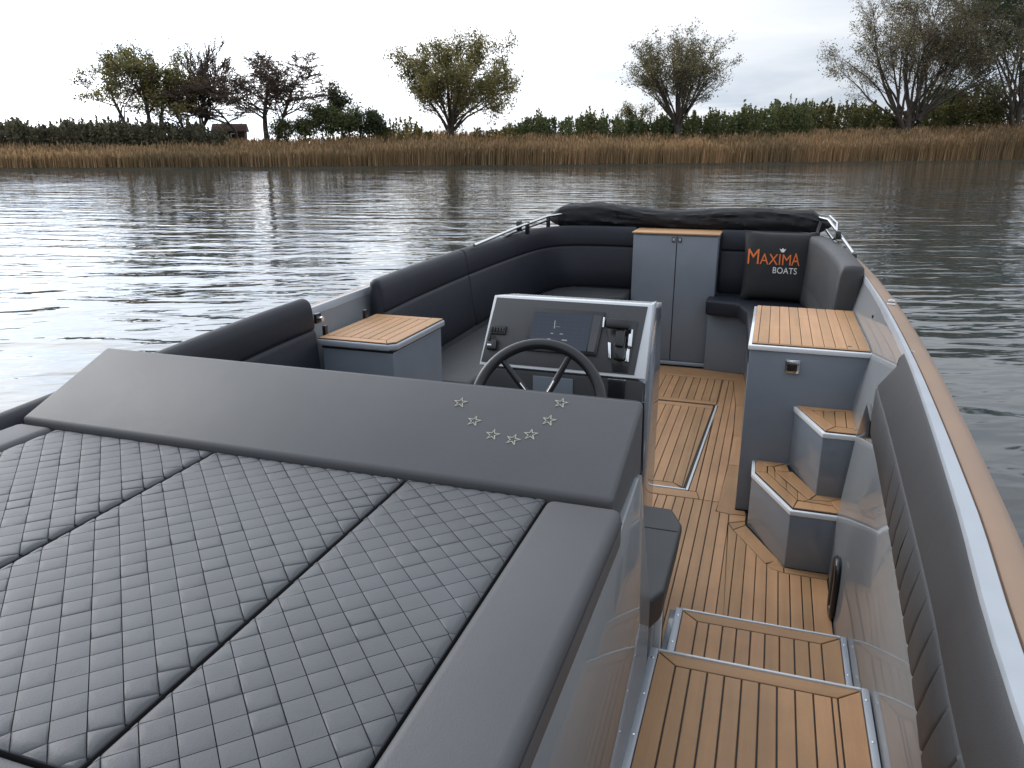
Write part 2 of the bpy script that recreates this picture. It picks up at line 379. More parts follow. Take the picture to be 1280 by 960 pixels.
def grow(segs, tips, p, d, ln, r, lev, spec, rnd):
    """recursive branch; segs gets (points, radii, level); tips gets points where leaves sit"""
    k_ = spec['segs'][lev]; pts = [p.copy()]; rad = [r]; dd = d.copy(); maxl = len(spec['segs'])-1
    for i in range(k_):
        j = spec['wob'][lev]; dd = (dd+Vector((rnd.gauss(0, j), rnd.gauss(0, j), rnd.gauss(0, j)*.6+spec['lift'][lev]))).normalized()
        p = p+dd*ln/k_; pts.append(p.copy()); rad.append(max(spec.get('rmin', .012), r*(1-(i+1)/k_*spec['tap'][lev])))
        if lev >= spec['leaflev'] and (lev > spec['leaflev'] or i > 0): tips.append((p.copy(), lev))
    segs.append((pts, rad, lev))
    if lev < maxl:
        for c in range(spec['kids'][lev]):
            s = spec['from'][lev]+(1-spec['from'][lev])*((c+rnd.random())/spec['kids'][lev]); q = s*k_; i = min(k_-1, int(q)); base = pts[i].lerp(pts[i+1], q-i)
            ax = (pts[i+1]-pts[i]).normalized(); side = ax.orthogonal().normalized(); fan = spec.get('fan') if lev == 0 else None
            side.rotate(Matrix.Rotation(c*2.39996+rnd.uniform(-.3, .3) if fan else rnd.uniform(0, 2*math.pi), 3, ax))
            q_ = ((c*7) % spec['kids'][lev]+.5)/spec['kids'][lev]
            a = math.radians(fan*math.sqrt(q_)+rnd.gauss(0, 2.5) if fan else rnd.gauss(*spec['ang'][lev])); nd = (ax*math.cos(a)+side*math.sin(a)).normalized()
            grow(segs, tips, base, nd, ln*spec['len'][lev]*(rnd.uniform(.88, 1.08)*(1-.22*q_**2) if fan else rnd.uniform(.7, 1.25)*(1.15-s*.45)), max(spec.get('rmin', .012), rad[i]*spec['rad'][lev]), lev+1, spec, rnd)
def make_tree(name, px, off, base_py, top_py, width_px, spec, leaf, label, cat='tree', group=None, seed=1, leaves=6000, lsz=.2, lean=(0, 0), clump=.45, twig=None, stems=None):
    rnd = random.Random(seed); D = bankD(px)+off; x, y = bearing(px, D); z0 = zat(base_py, px, D); H = zat(top_py, px, D)-z0; g = min(z0, 1.0)-.2
    segs = []; tips = []
    # local frame: right = across the view
    rt = Vector((math.cos(YAW), math.sin(YAW), 0)); fw = Vector((-math.sin(YAW), math.cos(YAW), 0))
    for (dx, sx, sy, frac, r) in (stems or [(0, lean[0], lean[1], 1.0, H*.028)]):
        d = (rt*sx+fw*sy+Vector((0, 0, 1))).normalized()
        grow(segs, tips, Vector((0, 0, 0))+rt*dx, d, H*frac, r, 0, spec, rnd)
    # fit to the real height and width
    allp = np.array([tuple(q) for s in segs for q in s[0]]); u = allp@np.array(rt)
    hi = np.percentile(allp[:, 2], 99.7); wpx = width_px*math.hypot(D, 0)/FPX/1.04
    wd = np.percentile(np.abs(u-np.median(u)), 98)*2
    sz = H/hi; sx = wpx/max(wd, .1)
    def fit(q): return Vector((q[0]*sx, q[1]*sx, q[2]*sz+(z0-g)*min(1, max(0, q[2]+.3))))
    root = thing(name, (x, y, g), label, cat, group)
    maxl = len(spec['segs'])-1
    b2 = bmesh.new()
    for pts, rad, lev in segs:
        if lev < maxl-1 or lev <= 1: tube_bm(b2, [fit(q) for q in pts], rad, 6 if lev == 0 else 4, caps=False)
    me = bpy.data.meshes.new('trunk'); b2.to_mesh(me); b2.free(); tr = link('trunk', me, BARK, root, 60); tr.location = (0, 0, 0)
    b2 = bmesh.new(); c = 0
    for pts, rad, lev in segs:
        if lev >= maxl-1 and lev > 1:
            tube_bm(b2, [fit(q) for q in pts], rad, 3, caps=False); c += 1
    if c:
        me = bpy.data.meshes.new('twigs'); b2.to_mesh(me); tw = link('twigs', me, twig or TWIG, root); tw.location = (0, 0, 0)
    b2.free()
    if leaves and tips:
        T_ = np.array([tuple(fit(q)) for q, l in tips]); r2 = np.random.default_rng(seed)
        wgt = np.array([spec.get('even', .25)+max(0, noise.noise(Vector(q)*.42+Vector((seed, 0, 0)))+.25)*1.6 for q in T_]); wgt /= wgt.sum()
        idx = r2.choice(len(T_), leaves, p=wgt); C_ = T_[idx]+r2.normal(0, clump, (leaves, 3))*np.array([1, 1, .8])
        C_[:, 2] = np.maximum(C_[:, 2], .3)
        a = r2.normal(0, 1, (leaves, 3)); a /= np.linalg.norm(a, axis=1)[:, None]; b = r2.normal(0, 1, (leaves, 3)); b -= a*(a*b).sum(1)[:, None]; b /= np.linalg.norm(b, axis=1)[:, None]
        s = (lsz*r2.uniform(.5, 1.2, leaves))[:, None]
        V = np.stack([C_-a*s, C_+b*s*.45, C_+a*s, C_-b*s*.45], 1).reshape(-1, 3)
        F = np.arange(leaves*4).reshape(-1, 4)
        me = bpy.data.meshes.new('crown'); me.from_pydata(V.tolist(), [], F.tolist()); cr_ = link('crown', me, leaf, root); cr_.location = (0, 0, 0)
    return root
POLL = dict(segs=[3, 7, 5, 4, 3], wob=[.05, .07, .10, .14, .2], lift=[0, .045, .05, .04, .02], tap=[.35, .85, .8, .7, .5], kids=[22, 6, 5, 3], ang=[(30, 20), (26, 9), (30, 10), (36, 12)],
            len=[6.2, .42, .45, .5], rad=[.30, .42, .55, .7], leaflev=2, rmin=.014)
POLL['from'] = [.45, .22, .2, .15]; POLL['fan'] = 64; POLL['even'] = .6
OPEN = dict(segs=[5, 6, 5, 4, 3], wob=[.09, .13, .16, .2, .24], lift=[.05, .07, .05, .01, -.02], tap=[.75, .8, .75, .7, .5], kids=[12, 6, 5, 4], ang=[(38, 12), (40, 14), (42, 14), (45, 15)],
            len=[.50, .55, .5, .5], rad=[.5, .55, .55, .7], leaflev=2, rmin=.02)
OPEN['from'] = [.24, .25, .2, .15]
WILL = dict(segs=[4, 9, 6, 5, 4], wob=[.05, .10, .14, .16, .2], lift=[0, .035, .03, 0, -.05], tap=[.3, .85, .8, .7, .5], kids=[8, 9, 6, 4], ang=[(34, 12), (34, 12), (38, 14), (40, 14)],
            len=[3.6, .42, .42, .5], rad=[.55, .42, .5, .7], leaflev=2, rmin=.016)
WILL['from'] = [.35, .3, .2, .15]; WILL['fan'] = 40
SMAL = dict(segs=[4, 5, 4, 3], wob=[.08, .12, .16, .2], lift=[.03, .03, .02, 0], tap=[.7, .8, .7, .5], kids=[10, 6, 4], ang=[(34, 12), (38, 14), (40, 14)], len=[.5, .5, .5], rad=[.5, .5, .6], leaflev=1, rmin=.014)
SMAL['from'] = [.15, .2, .15]
# ------------------------------------------------------------ (tree placing further down, after the boat)

# ------------------------------------------------------------ the boat
BX = -0.73
boat = thing('motor_boat', (BX, 3.2, WZ), 'open grey motor boat with teak sole and glossy liner seen from its sunbed', 'boat')
XR = [(-1.6, .30), (0, .325), (1.0, .357), (1.62, .408), (2.3, .455), (3.0, .493), (3.8, .517), (4.5, .522), (5.1, .515), (5.7, .495), (6.2, .465), (6.6, .42), (6.95, .33), (7.2, .15), (7.3, -.2), (7.32, -.729)]
def curve(side, pts=XR): return [Vector((x if side > 0 else 2*BX-x, y)) for y, x in pts]
def xr(y):
    for (a, xa), (b, xb) in zip(XR, XR[1:]):
        a_, b_ = a, b
        if y <= b_: return xa+(xb-xa)*(y-a_)/(b_-a_)
rpath = catmull(curve(1), 5); lpath = catmull(curve(-1), 5)
def lerpt(y, tab):
    for (a, xa), (b, xb) in zip(tab, tab[1:]):
        if y <= b: return xa+(xb-xa)*max(0, y-a)/(b-a)
    return tab[-1][1]
def wout(y): return lerpt(y, [(-2, .118), (1.6, .116), (3.0, .104), (5, .096), (7, .085)])      # whole cap, outboard of the rail's inner edge
def wrail(y): return lerpt(y, [(-2, .040), (1.6, .037), (3.0, .021), (4.5, .012), (7, .010)])
for side, path in ((1, rpath), (-1, lpath)):
    s = -side        # outboard direction in sweep space
    def pr_rail(d_, t_, s=s):
        w = wrail(-1.6+d_); return [(s*q, z) for q, z in [(0, .99), (0, 1.049), (.003, 1.055), (w-.003, 1.055), (w, 1.050), (w, .99)]]
    sweep('gunwale_rail', path, pr_rail, TRIM, boat, smooth=30)
    def pr_tan(d_, t_, s=s):
        y = -1.6+d_; w = wout(y); a = wrail(y)
        return [(s*q, z) for q, z in [(a+.0015, .97), (a+.0015, 1.044), (a+.005, 1.049), (a+(w-a)*.55, 1.045), (a+(w-a)*.85, 1.030), (w, 1.0), (w-.002, .975), (w-.008, .955)]]
    sweep('gunwale_cap', path, pr_tan, TAN, boat, smooth=40)
    def pr_hull(d_, t_, s=s):
        w = wout(-1.6+d_)-.015
        return [(s*w, .985), (s*(w+.003), .9), (s*(w-.01), .5), (s*(w-.12), .0), (s*(w-.45), -.42), (s*(w-.48), -.42), (s*(w-.15), 0), (s*(w-.035), .5), (s*(w-.025), .9), (s*(w-.02), .985)]
    sweep('hull_side', path, pr_hull, HULL, boat, smooth=40)
# inner liner walls: sections at several stations (x of the right side; left side mirrored)
LY = [-1.6, 0, .6, 1.0, 1.5, 2.0, 2.5, 2.75, 3.2, 3.38, 3.75, 4.2, 4.7, 5.6, 6.2]
def liner(side):
    v = []; f = []
    for y in LY:
        t_ = max(0, min(1, (y-2.0)/1.6)); xb = .368+.10*max(0, min(1, (y-3.2)/.7)); xm = .374+.062*t_
        xt = xr(y)+.006; sec = [(xb-.004, -.03), (xb, .25), (xm, .64), (xm+.016, .72), (max(xm+.02, xt), 1.04)]
        for x, z in sec: v.append((x if side > 0 else 2*BX-x, y, z))
    n = 5
    for i in range(len(LY)-1):
        for j in range(n-1): f.append((i*n+j, (i+1)*n+j, (i+1)*n+j+1, i*n+j+1))
    return mesh('liner_wall', v, f)
link('liner_wall', liner(1), WALL, boat, 25); link('liner_wall', liner(-1), WALL, boat, 25)

# sole
sole = prism('sole', [(-1.75, 2.2), (.40, 2.2), (.40, 3.75), (.0, 3.75), (.0, 6.45), (-1.75, 6.45)], -.05, -.006, CAUL, boat)
P0 = -.0237; PW = .0465
xs = [P0+PW*i for i in range(-31, 7)]+[.293, .361]
R1 = [(-1.6, 2.40), (.361, 2.40), (.361, 3.15), (.186, 3.152), (.137, 3.169), (.102, 3.22), (-.044, 3.489), (-.069, 3.553), (-.072, 3.653), (-.137, 3.667), (-.128, 3.777), (-1.6, 3.777)]
strips(R1, xs, 0, sole)
for q in ([(.186, 3.152), (.361, 3.152), (.374, 3.198), (.186, 3.20)], [(.137, 3.169), (.186, 3.152), (.186, 3.20), (.155, 3.262), (.112, 3.203)],
          [(.102, 3.22), (.108, 3.209), (.158, 3.25), (.188, 3.205), (.012, 3.556), (-.044, 3.489)],
          [(-.069, 3.553), (-.044, 3.489), (.012, 3.556), (.01, 3.60)], [(-.072, 3.653), (-.069, 3.556), (.01, 3.604), (.01, 3.66)],
          [(-.137, 3.667), (-.072, 3.656), (.01, 3.664), (.004, 3.715), (-.05, 3.715)]):
    if area(q) > 1e-3: plank(q, 0, sole, TEAKX if q[0][0] > .13 or q[0][1] > 3.6 else TEAK)
R2 = [(-.228, 3.779), (-.128, 3.779), (-.115, 4.3), (-.113, 4.8), (-.13, 5.43), (-.18, 6.05), (-.262, 6.05), (-.262, 5.44), (-.249, 5.378), (-.295, 3.872), (-.252, 3.869)]
strips(R2, [P0+PW*i for i in range(-7, 1)], 0, sole)
for a, b in (((-.137, 3.67), (-.115, 4.3)), ((-.115, 4.3), (-.113, 4.8)), ((-.113, 4.8), (-.13, 5.43)), ((-.13, 5.43), (-.18, 6.05))):
    plank([a, (-.045, a[1]), (-.045, b[1]), b], 0, sole)
plank([(-1.6, 3.781), (-.229, 3.781), (-.25, 3.868), (-1.6, 3.868)], 0, sole, TEAKX)
plank([(-1.6, 5.40), (-.262, 5.40), (-.262, 5.47), (-1.6, 5.47)], 0, sole, TEAKX)
plank([(-1.6, 6.055), (-.18, 6.055), (-.10, 5.9), (-.05, 5.9), (-.05, 6.32), (-1.6, 6.32)], 0, sole, TEAKX)
strips([(-1.6, 5.472), (-.262, 5.472), (-.262, 6.05), (-1.6, 6.05)], [-.262-.055*i for i in range(25, -1, -1)], 0, sole)
hatch = prism('floor_hatch', [(-1.25, 3.872), (-.298, 3.872), (-.252, 5.375), (-1.25, 5.375)], -.02, -.004, CAUL, boat)
solid('hatch_trim', [(-.310, 3.872, -.004), (-.298, 3.872, -.004), (-.252, 5.375, -.004), (-.264, 5.375, -.004)], [(-.310, 3.872, .003), (-.298, 3.872, .003), (-.252, 5.375, .003), (-.264, 5.375, .003)], WHT, hatch, r=0)
box('hatch_trim', -1.25, -.312, 3.872, 3.884, -.004, .003, WHT, hatch, r=0)
HP = [(-1.25, 3.885), (-.325, 3.885), (-.276, 5.37), (-1.25, 5.37)]
plank([(-1.25, 3.887), (-.325, 3.887), (-.385, 3.95), (-1.25, 3.95)], 0, hatch, TEAKX)
strips([(-1.25, 3.952), (-.385, 3.952), (-.325, 3.90), (-.278, 5.30), (-1.25, 5.30)], [-.278-.0545*i for i in range(19, -1, -1)], 0, hatch)
plank([(-1.25, 5.302), (-.278, 5.302), (-.278, 5.37), (-1.25, 5.37)], 0, hatch, TEAKX)

def disc(c, r=.004, h=.0014):
    b2 = bmesh.new(); tube_bm(b2, [(c[0], c[1], c[2]-.001), (c[0], c[1], c[2]+h*.6), (c[0], c[1], c[2]+h)], [r, r, r*.6], 10); bmesh.ops.recalc_face_normals(b2, faces=b2.faces); return b2
# boarding steps (near the camera)
def bstep(yf, yb, z, xl, xr_, nl, nr, x_first, npl):
    body = box('boarding_step', -.222, .366, yb, yf, -.05, z-.009, GEL, boat, r=.004)
    box('caulk_bed', xl+.006, xr_-.006, yb, yf-.008, z-.0088, z-.006, CAUL, body, r=0)
    for a, b in ((xl-.024, xl), (xr_, xr_+.019)): box('side_trim', a, b, yb, yf, z-.008, z+.003, TRIM, body, r=.002)
    for xx in (xl-.012, xr_+.0095):
        for k3 in range(4): fin(disc((xx, yf-.05-.16*k3, z+.0030)), 'screw', CHR, body, 60)
    box('nosing_edge', xl, xr_, yf-.009, yf, z-.030, z+.003, WHT, body, r=.002)
    ny = yf-.062
    plank([(xl, yf-.010), (xr_, yf-.010), (xr_-.062, ny), (xl+.056, ny)], z, body, TEAKX)
    plank([(xl, yf-.010), (xl+.056, ny), (xl+.056, yb), (xl, yb)], z, body)
    plank([(xr_, yf-.010), (xr_-.062, ny), (xr_-.062, yb), (xr_, yb)], z, body)
    xs_ = [xl+.056]+[x_first+PW*i for i in range(npl)]+[xr_-.062]
    strips([(xl+.056, yb), (xr_-.062, yb), (xr_-.062, ny), (xl+.056, ny)], xs_, z, body)
bstep(1.975, -.9, .34, -.202, .346, 0, 0, -.150+PW, 9)
bstep(2.474, 1.96, .17, -.177, .346, 0, 0, -.081, 8)

# side steps
def poly_step(poly, z0, z, boards, m=GEL):
    body = prism('side_step', poly, z0, z-.028, m, boat, r=.003)
    prism('step_edge', inset(poly, -.004), z-.0278, z-.007, WHT, body, r=.003)
    prism('caulk_bed', inset(poly, .012), z-.0068, z-.003, CAUL, body)
    for q in boards: plank(q, z+.001, body, TEAK, th=.006, g=.0018)
    return body
poly_step([(.016, 3.72), (.018, 3.56), (.186, 3.20), (.386, 3.20), (.425, 3.40), (.47, 3.72)], 0, .28,
          [[(.03, 3.715), (.03, 3.573), (.085, 3.575), (.085, 3.66)], [(.03, 3.715), (.085, 3.66), (.115, 3.66), (.17, 3.715)],
           [(.03, 3.57), (.196, 3.217), (.215, 3.30), (.085, 3.572)], [(.196, 3.217), (.386, 3.217), (.36, 3.285), (.215, 3.295)],
           [(.386, 3.217), (.42, 3.40), (.35, 3.33), (.36, 3.285)],
           [(.115, 3.656), (.122, 3.607), (.186, 3.62), (.172, 3.713)], [(.087, 3.655), (.087, 3.572), (.12, 3.505), (.12, 3.60), (.113, 3.655)], [(.12, 3.60), (.12, 3.505), (.17, 3.402), (.17, 3.49)],
           [(.17, 3.49), (.17, 3.402), (.215, 3.305), (.217, 3.398)], [(.217, 3.398), (.215, 3.305), (.24, 3.30), (.263, 3.318)],
           [(.12, 3.605), (.20, 3.62), (.298, 3.39), (.263, 3.32)], [(.24, 3.299), (.36, 3.288), (.35, 3.33), (.263, 3.318)], [(.265, 3.32), (.35, 3.333), (.41, 3.385), (.298, 3.39)]])
poly_step([(.180, 3.72), (.183, 3.70), (.292, 3.38), (.435, 3.38), (.475, 3.72)], .277, .58,
          [[(.19, 3.712), (.30, 3.392), (.345, 3.465), (.256, 3.665), (.25, 3.67)], [(.30, 3.392), (.437, 3.392), (.42, 3.455), (.345, 3.465)],
           [(.19, 3.715), (.256, 3.668), (.43, 3.70), (.462, 3.715)], [(.258, 3.665), (.302, 3.565), (.304, 3.672)], [(.304, 3.672), (.302, 3.563), (.345, 3.467), (.354, 3.68)],
           [(.354, 3.68), (.345, 3.467), (.391, 3.46), (.40, 3.69)], [(.40, 3.69), (.391, 3.46), (.42, 3.457), (.44, 3.39), (.462, 3.71), (.43, 3.698)]])
# shaded gap between step and side, painted as a thin black plate
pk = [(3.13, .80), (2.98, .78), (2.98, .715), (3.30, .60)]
solid('wall_gap_shade', [(.412, y, z) for y, z in pk], [(.430, y, z) for y, z in pk], PLA, boat, r=.002)

# grab handle on the side wall
gh = bmesh.new()
ring = [(.366, 2.98+.10*math.cos(a), .14+.105*math.sin(a)) for a in np.linspace(0, 2*math.pi, 25)]
def sq(a, pw=.6): return math.copysign(abs(a)**pw, a)
ring = [(.356, 2.875+.050*sq(math.cos(a))+.0*a, .125+.112*sq(math.sin(a))) for a in np.linspace(0, 2*math.pi, 33)[:-1]]
P_ = [Vector(q) for q in ring]; n = len(P_); rr = []
for i in range(n):
    tt = (P_[(i+1) % n]-P_[i-1]).normalized(); a = Vector((1, 0, 0)); b = tt.cross(a)
    rr.append([gh.verts.new(P_[i]+a*math.cos(2*math.pi*k_/8)*.013+b*math.sin(2*math.pi*k_/8)*.016) for k_ in range(8)])
for i in range(n):
    for k_ in range(8): gh.faces.new((rr[i][k_], rr[i][(k_+1) % 8], rr[(i+1) % n][(k_+1) % 8], rr[(i+1) % n][k_]))
grab = fin(gh, 'grab_handle', PLA, boat, 60)
prism('handle_recess', [(.355, 2.838), (.372, 2.838), (.372, 2.912), (.355, 2.912)], .03, .222, PLA, grab, r=.003)

# right locker with planked lid
lock = box('locker', -.048, .478, 3.722, 4.67, 0, .835, GELM, boat, r=.004)
box('lid_rim', -.056, .492, 3.712, 4.70, .836, .858, WHT, lock, r=.004)
box('lid_gap', -.044, .476, 3.73, 4.68, .830, .838, CAUL, lock, r=0)
box('caulk_bed', -.040, .480, 3.735, 4.69, .8582, .862, CAUL, lock, r=0)
plank([(-.040, 3.735), (.480, 3.735), (.480, 3.748), (-.040, 3.748)], .866, lock, TEAKX, th=.006, g=.0012)
lx = [-.040+.026]+[-.014+.0495*i+.0 for i in range(1, 10)]+[.480]
for a, b in zip([-.040]+lx, lx): plank([(a, 3.749), (b, 3.749), (b, 4.69), (a, 4.69)], .866, lock, TEAK, th=.006, g=.0016)
solid('chart_mark', [(.385, 3.79, .866), (.402, 3.79, .866), (.402, 3.797, .866), (.385, 3.797, .866)], [(.385, 3.79, .868), (.402, 3.79, .868), (.402, 3.797, .868), (.385, 3.797, .868)], PLA, lock, r=0)
lat = box('latch', .117, .183, 3.706, 3.7205, .738, .803, CHR, lock, r=.004)
lock['label'] = 'tall grey locker with planked teak lid beside the steps'
box('latch_recess', .128, .172, 3.7035, 3.709, .748, .785, PLA, lock, r=.002)
box('latch_tongue', .124, .176, 3.699, 3.7045, .786, .797, CHR, lock, r=.002)
tube('drain_fitting', [(.512, 4.05, .965), (.500, 4.05, .965)], .008, PLA, boat)

# left locker
ll = box('locker', -1.86, -1.508, 2.90, 3.42, 0, .90, GELM, boat, r=.006, seg=3); ll['label'] = 'low grey locker with rounded planked lid against the far side'
prism('lid_rim', [(-1.875, 2.885), (-1.53, 2.885), (-1.493, 2.92), (-1.493, 3.435), (-1.875, 3.435)], .908, .938, TRIM, ll, r=.008, seg=3)
prism('lid_gap', [(-1.86, 2.90), (-1.51, 2.90), (-1.51, 3.42), (-1.86, 3.42)], .896, .910, CAUL, ll)
prism('caulk_bed', [(-1.87, 2.892), (-1.53, 2.892), (-1.50, 2.922), (-1.50, 3.43), (-1.87, 3.43)], .9382, .941, CAUL, ll)
zt = .945
plank([(-1.87, 2.892), (-1.531, 2.892), (-1.560, 2.94), (-1.87, 2.94)], zt, ll, TEAKX, th=.005, g=.0015)
plank([(-1.531, 2.892), (-1.50, 2.922), (-1.50, 3.43), (-1.56, 3.43), (-1.56, 2.94)], zt, ll, TEAK, th=.005, g=.0015)
strips([(-1.87, 2.941), (-1.56, 2.941), (-1.56, 3.38), (-1.87, 3.38)], [-1.87, -1.83]+[-1.83+.045*i for i in range(1, 6)]+[-1.56], zt, ll)
plank([(-1.87, 3.381), (-1.56, 3.381), (-1.56, 3.43), (-1.87, 3.43)], zt, ll, TEAKX, th=.005, g=.0015)
for y in (2.96, 3.33): box('hinge', -1.885, -1.868, y-.012, y+.012, .93, .985, PLA, ll, r=.003)
tube('knob', [(-1.89, 2.93, 1.02), (-1.865, 2.93, 1.02)], .012, CHR, boat)
box('knob_plate', -1.90, -1.885, 2.91, 2.95, 1.0, 1.045, PLA, boat, r=.003)

# centre cabinet
cab = box('cabinet', -1.075, -.395, 6.395, 6.72, 0, 1.082, GELM, boat, r=.003); cab['label'] = 'tall two door grey cabinet at the far end of the cockpit'
for a, b, hx in ((-1.073, -.7235, -.745), (-.7165, -.397, -.695)):
    d_ = box('door', a, b, 6.376, 6.392, .035, 1.070, GELM, cab, r=.003)
    box('door_latch', hx-.013, hx+.013, 6.369, 6.3755, 1.022, 1.062, PLA, cab, r=.002); box('latch_button', hx-.008, hx+.008, 6.3655, 6.3685, 1.030, 1.054, TRIM, cab, r=.002)
box('door_gap', -.7230, -.717, 6.381, 6.394, .035, 1.070, CAUL, cab, r=0)
box('kick_plate', -1.073, -.43, 6.37, 6.394, .001, .030, TRIM, cab, r=.002)
box('top_board', -1.085, -.385, 6.365, 6.73, 1.083, 1.096, TEAKX, cab, r=.004)

# seat bases
prism('seat_base', [(-.43, 6.30), (-.115, 6.25), (-.085, 6.0), (-.06, 4.672), (.50, 4.672), (.45, 6.2), (.32, 6.6), (-.43, 6.6)], 0, .475, GELM, boat, r=.006)
prism('seat_base', [(-1.90, 3.424), (-1.44, 3.424), (-1.42, 5.6), (-1.25, 6.15), (-1.078, 6.30), (-1.078, 6.6), (-1.7, 6.6), (-1.9, 6.1)], 0, .475, GELM, boat, r=.006)

# helm bench: hidden core, side board next to the walkway
bench = box('helm_bench', -1.66, -.243, 1.36, 1.60, .0, 1.09, GELM, boat, r=.005)
XS = -.2205
def board(poly, x0, x1, m, name, par): return solid(name, [(x0, y, z) for y, z in poly], [(x1, y, z) for y, z in poly], m, par, r=.002)
board([(.50, .0), (1.86, .0), (1.85, .56), (1.74, .76), (1.637, .92), (1.565, 1.065), (1.52, 1.075), (1.31, 1.045), (1.25, 1.03), (.50, 1.03)], XS-.02, XS, WALL, 'side_board', bench)
base = box('sunbed_base', -1.80, XS-.021, -1.0, 1.35, 0, 1.024, GELM, boat, r=.004)
box('aft_deck', -1.80, XS-.021, -1.55, .40, 1.0245, 1.06, GEL, boat, r=.01)
box('aft_bulkhead', -1.78, .31, -1.6, -1.55, -.2, 1.0, GEL, boat, r=.01)
box('helm_seat_base', -1.66, -.235, 1.625, 2.40, .0, .45, GELM, boat, r=.006)

# console
F0 = Vector((0, 2.64, .89)); FU = (Vector((0, 2.775, 1.21))-F0).normalized(); FN = Vector((0, -FU.z, FU.y))
def fp(x, s, d=0.0): return F0+Vector((x, 0, 0))+FU*s+FN*d      # point on the sloping face, s metres up it, d proud
CL, CR_ = -1.005, -.385; SL = .347
def cprism(name, x0, x1, prof, m, par, r=.004): return solid(name, [(x0, y, z) for y, z in prof], [(x1, y, z) for y, z in prof], m, par, r)
cons = cprism('console', CL, CR_, [(2.67, .0), (3.10, .0), (3.09, .9), (3.02, 1.15), (2.79, 1.185), (2.66, .89)], GEL, boat, r=.006)
cons['label'] = 'grey helm console with sloping dashboard in front of the wheel'
def face_box(name, x0, x1, s0, s1, d0, d1, m, par, r=.002, x0t=None, x1t=None):
    x0t = x0 if x0t is None else x0t; x1t = x1 if x1t is None else x1t
    b_ = [fp(x0, s0, d0), fp(x1, s0, d0), fp(x1t, s1, d0), fp(x0t, s1, d0)]; t_ = [fp(x0, s0, d1), fp(x1, s0, d1), fp(x1t, s1, d1), fp(x0t, s1, d1)]
    return solid(name, b_, t_, m, par, r)
face_box('dash_frame', CL-.012, CR_+.004, 0.068, .342, -.012, .012, WHT, cons, r=.004, x0t=-.990, x1t=CR_+.002)
face_box('dash_panel', CL-.004, -.422, .080, .332, .0125, .0165, DASH, cons, r=.001, x0t=-.978, x1t=-.400)
cprism('side_frame', -.432, -.383, [(2.640, .962), (2.700, .962), (2.795, 1.212), (2.765, 1.216)], TRIM, cons, r=.004) if False else None
solid('side_frame', [(-.418, 2.668, .955), (-.380, 2.650, .940), (-.380, 2.70, .940), (-.418, 2.70, .955)], [(-.398, 2.765, 1.205), (-.377, 2.762, 1.213), (-.377, 2.82, 1.213), (-.398, 2.82, 1.205)], TRIM, cons, r=.003)
solid('dash_hood', [(-.992, 2.774, 1.188), (-.379, 2.774, 1.188), (-.384, 3.03, 1.152), (-1.0, 3.03, 1.152)], [(-.990, 2.774, 1.207), (-.379, 2.774, 1.207), (-.384, 3.03, 1.168), (-1.0, 3.03, 1.168)], WHT, cons, r=.006)
# flat lower panel
box('lower_panel', CL+.004, -.388, 2.654, 2.672, .50, .948, DASH, cons, r=.003)
box('column_panel', -.80, -.645, 2.648, 2.6535, .70, .935, GELM, cons, r=.003)
box('switch_well', -.513, -.452, 2.646, 2.6535, .83, .945, PLA, cons, r=.003)
box('well_edge', -.516, -.449, 2.644, 2.6535, .946, .951, CHR, cons, r=.001)
box('side_slot', -.3845, -.3820, 2.665, 2.672, .60, .95, PLA, cons, r=0)
# touch screen
scr = face_box('touch_screen', -.842, -.565, .135, .300, .017, .029, PLA, boat, r=.003, x0t=-.832, x1t=-.550)
face_box('display', -.825, -.605, .150, .285, .0292, .0300, DISP, scr, r=0, x0t=-.818, x1t=-.595)
face_box('button_strip', -.600, -.575, .150, .285, .0292, .0298, SCR, scr, r=0, x0t=-.590, x1t=-.560)
for i in range(9): face_box('grid_line', -.822, -.608, .158+i*.0145, .1587+i*.0145, .0302, .0305, GRIDM, scr, r=0, x0t=-.821, x1t=-.607)
for i in range(6): face_box('grid_line', -.80+i*.035, -.7993+i*.035, .152, .284, .0302, .0305, GRIDM, scr, r=0, x0t=-.795+i*.035, x1t=-.7943+i*.035)
for x, s, w, h in ((-.735, .225, .003, .03), (-.745, .205, .010, .003), (-.71, .205, .012, .003), (-.70, .182, .020, .004), (-.755, .182, .012, .004), (-.73, .232, .018, .001)):
    face_box('display_mark', x, x+w, s, s+h, .0306, .0309, TICK, scr, r=0)
# throttle lever
th_ = face_box('throttle', -.50, -.445, .085, .275, .017, .022, PLA, boat, r=.002, x0t=-.545, x1t=-.428)
face_box('lever_base', -.500, -.458, .125, .215, .022, .050, PLA, th_, r=.008)
face_box('lever_arm', -.497, -.463, .170, .262, .050, .068, PLA, th_, r=.007)
face_box('lever_grip', -.535, -.443, .232, .268, .060, .092, RUB, th_, r=.012)
face_box('grip_end', -.543, -.535, .230, .270, .058, .094, CHR, th_, r=.004)
face_box('chrome_plate', -.453, -.437, .175, .240, .022, .052, CHR, th_, r=.004)
face_box('chrome_plate', -.458, -.443, .120, .172, .022, .040, CHR, th_, r=.004)
face_box('chrome_plate', -.519, -.510, .130, .190, .022, .030, CHR, th_, r=.002, x0t=-.528, x1t=-.516)
# switches at the left of the dash
sw = face_box('switch_panel', -.985, -.925, .188, .223, .017, .025, PLA, boat, r=.005, x0t=-.985, x1t=-.922)
for i in range(5): face_box('switch', -.982+i*.0115, -.974+i*.0115, .195, .215, .025, .031, RUB, sw, r=.002)
jo = face_box('key_switch', -.990, -.950, .125, .168, .017, .035, PLA, boat, r=.008)
face_box('key_tab', -.985, -.968, .140, .147, .035, .040, CHR, jo, r=.001); face_box('key_stem', -.986, -.976, .160, .19, .025, .04, PLA, jo, r=.003)
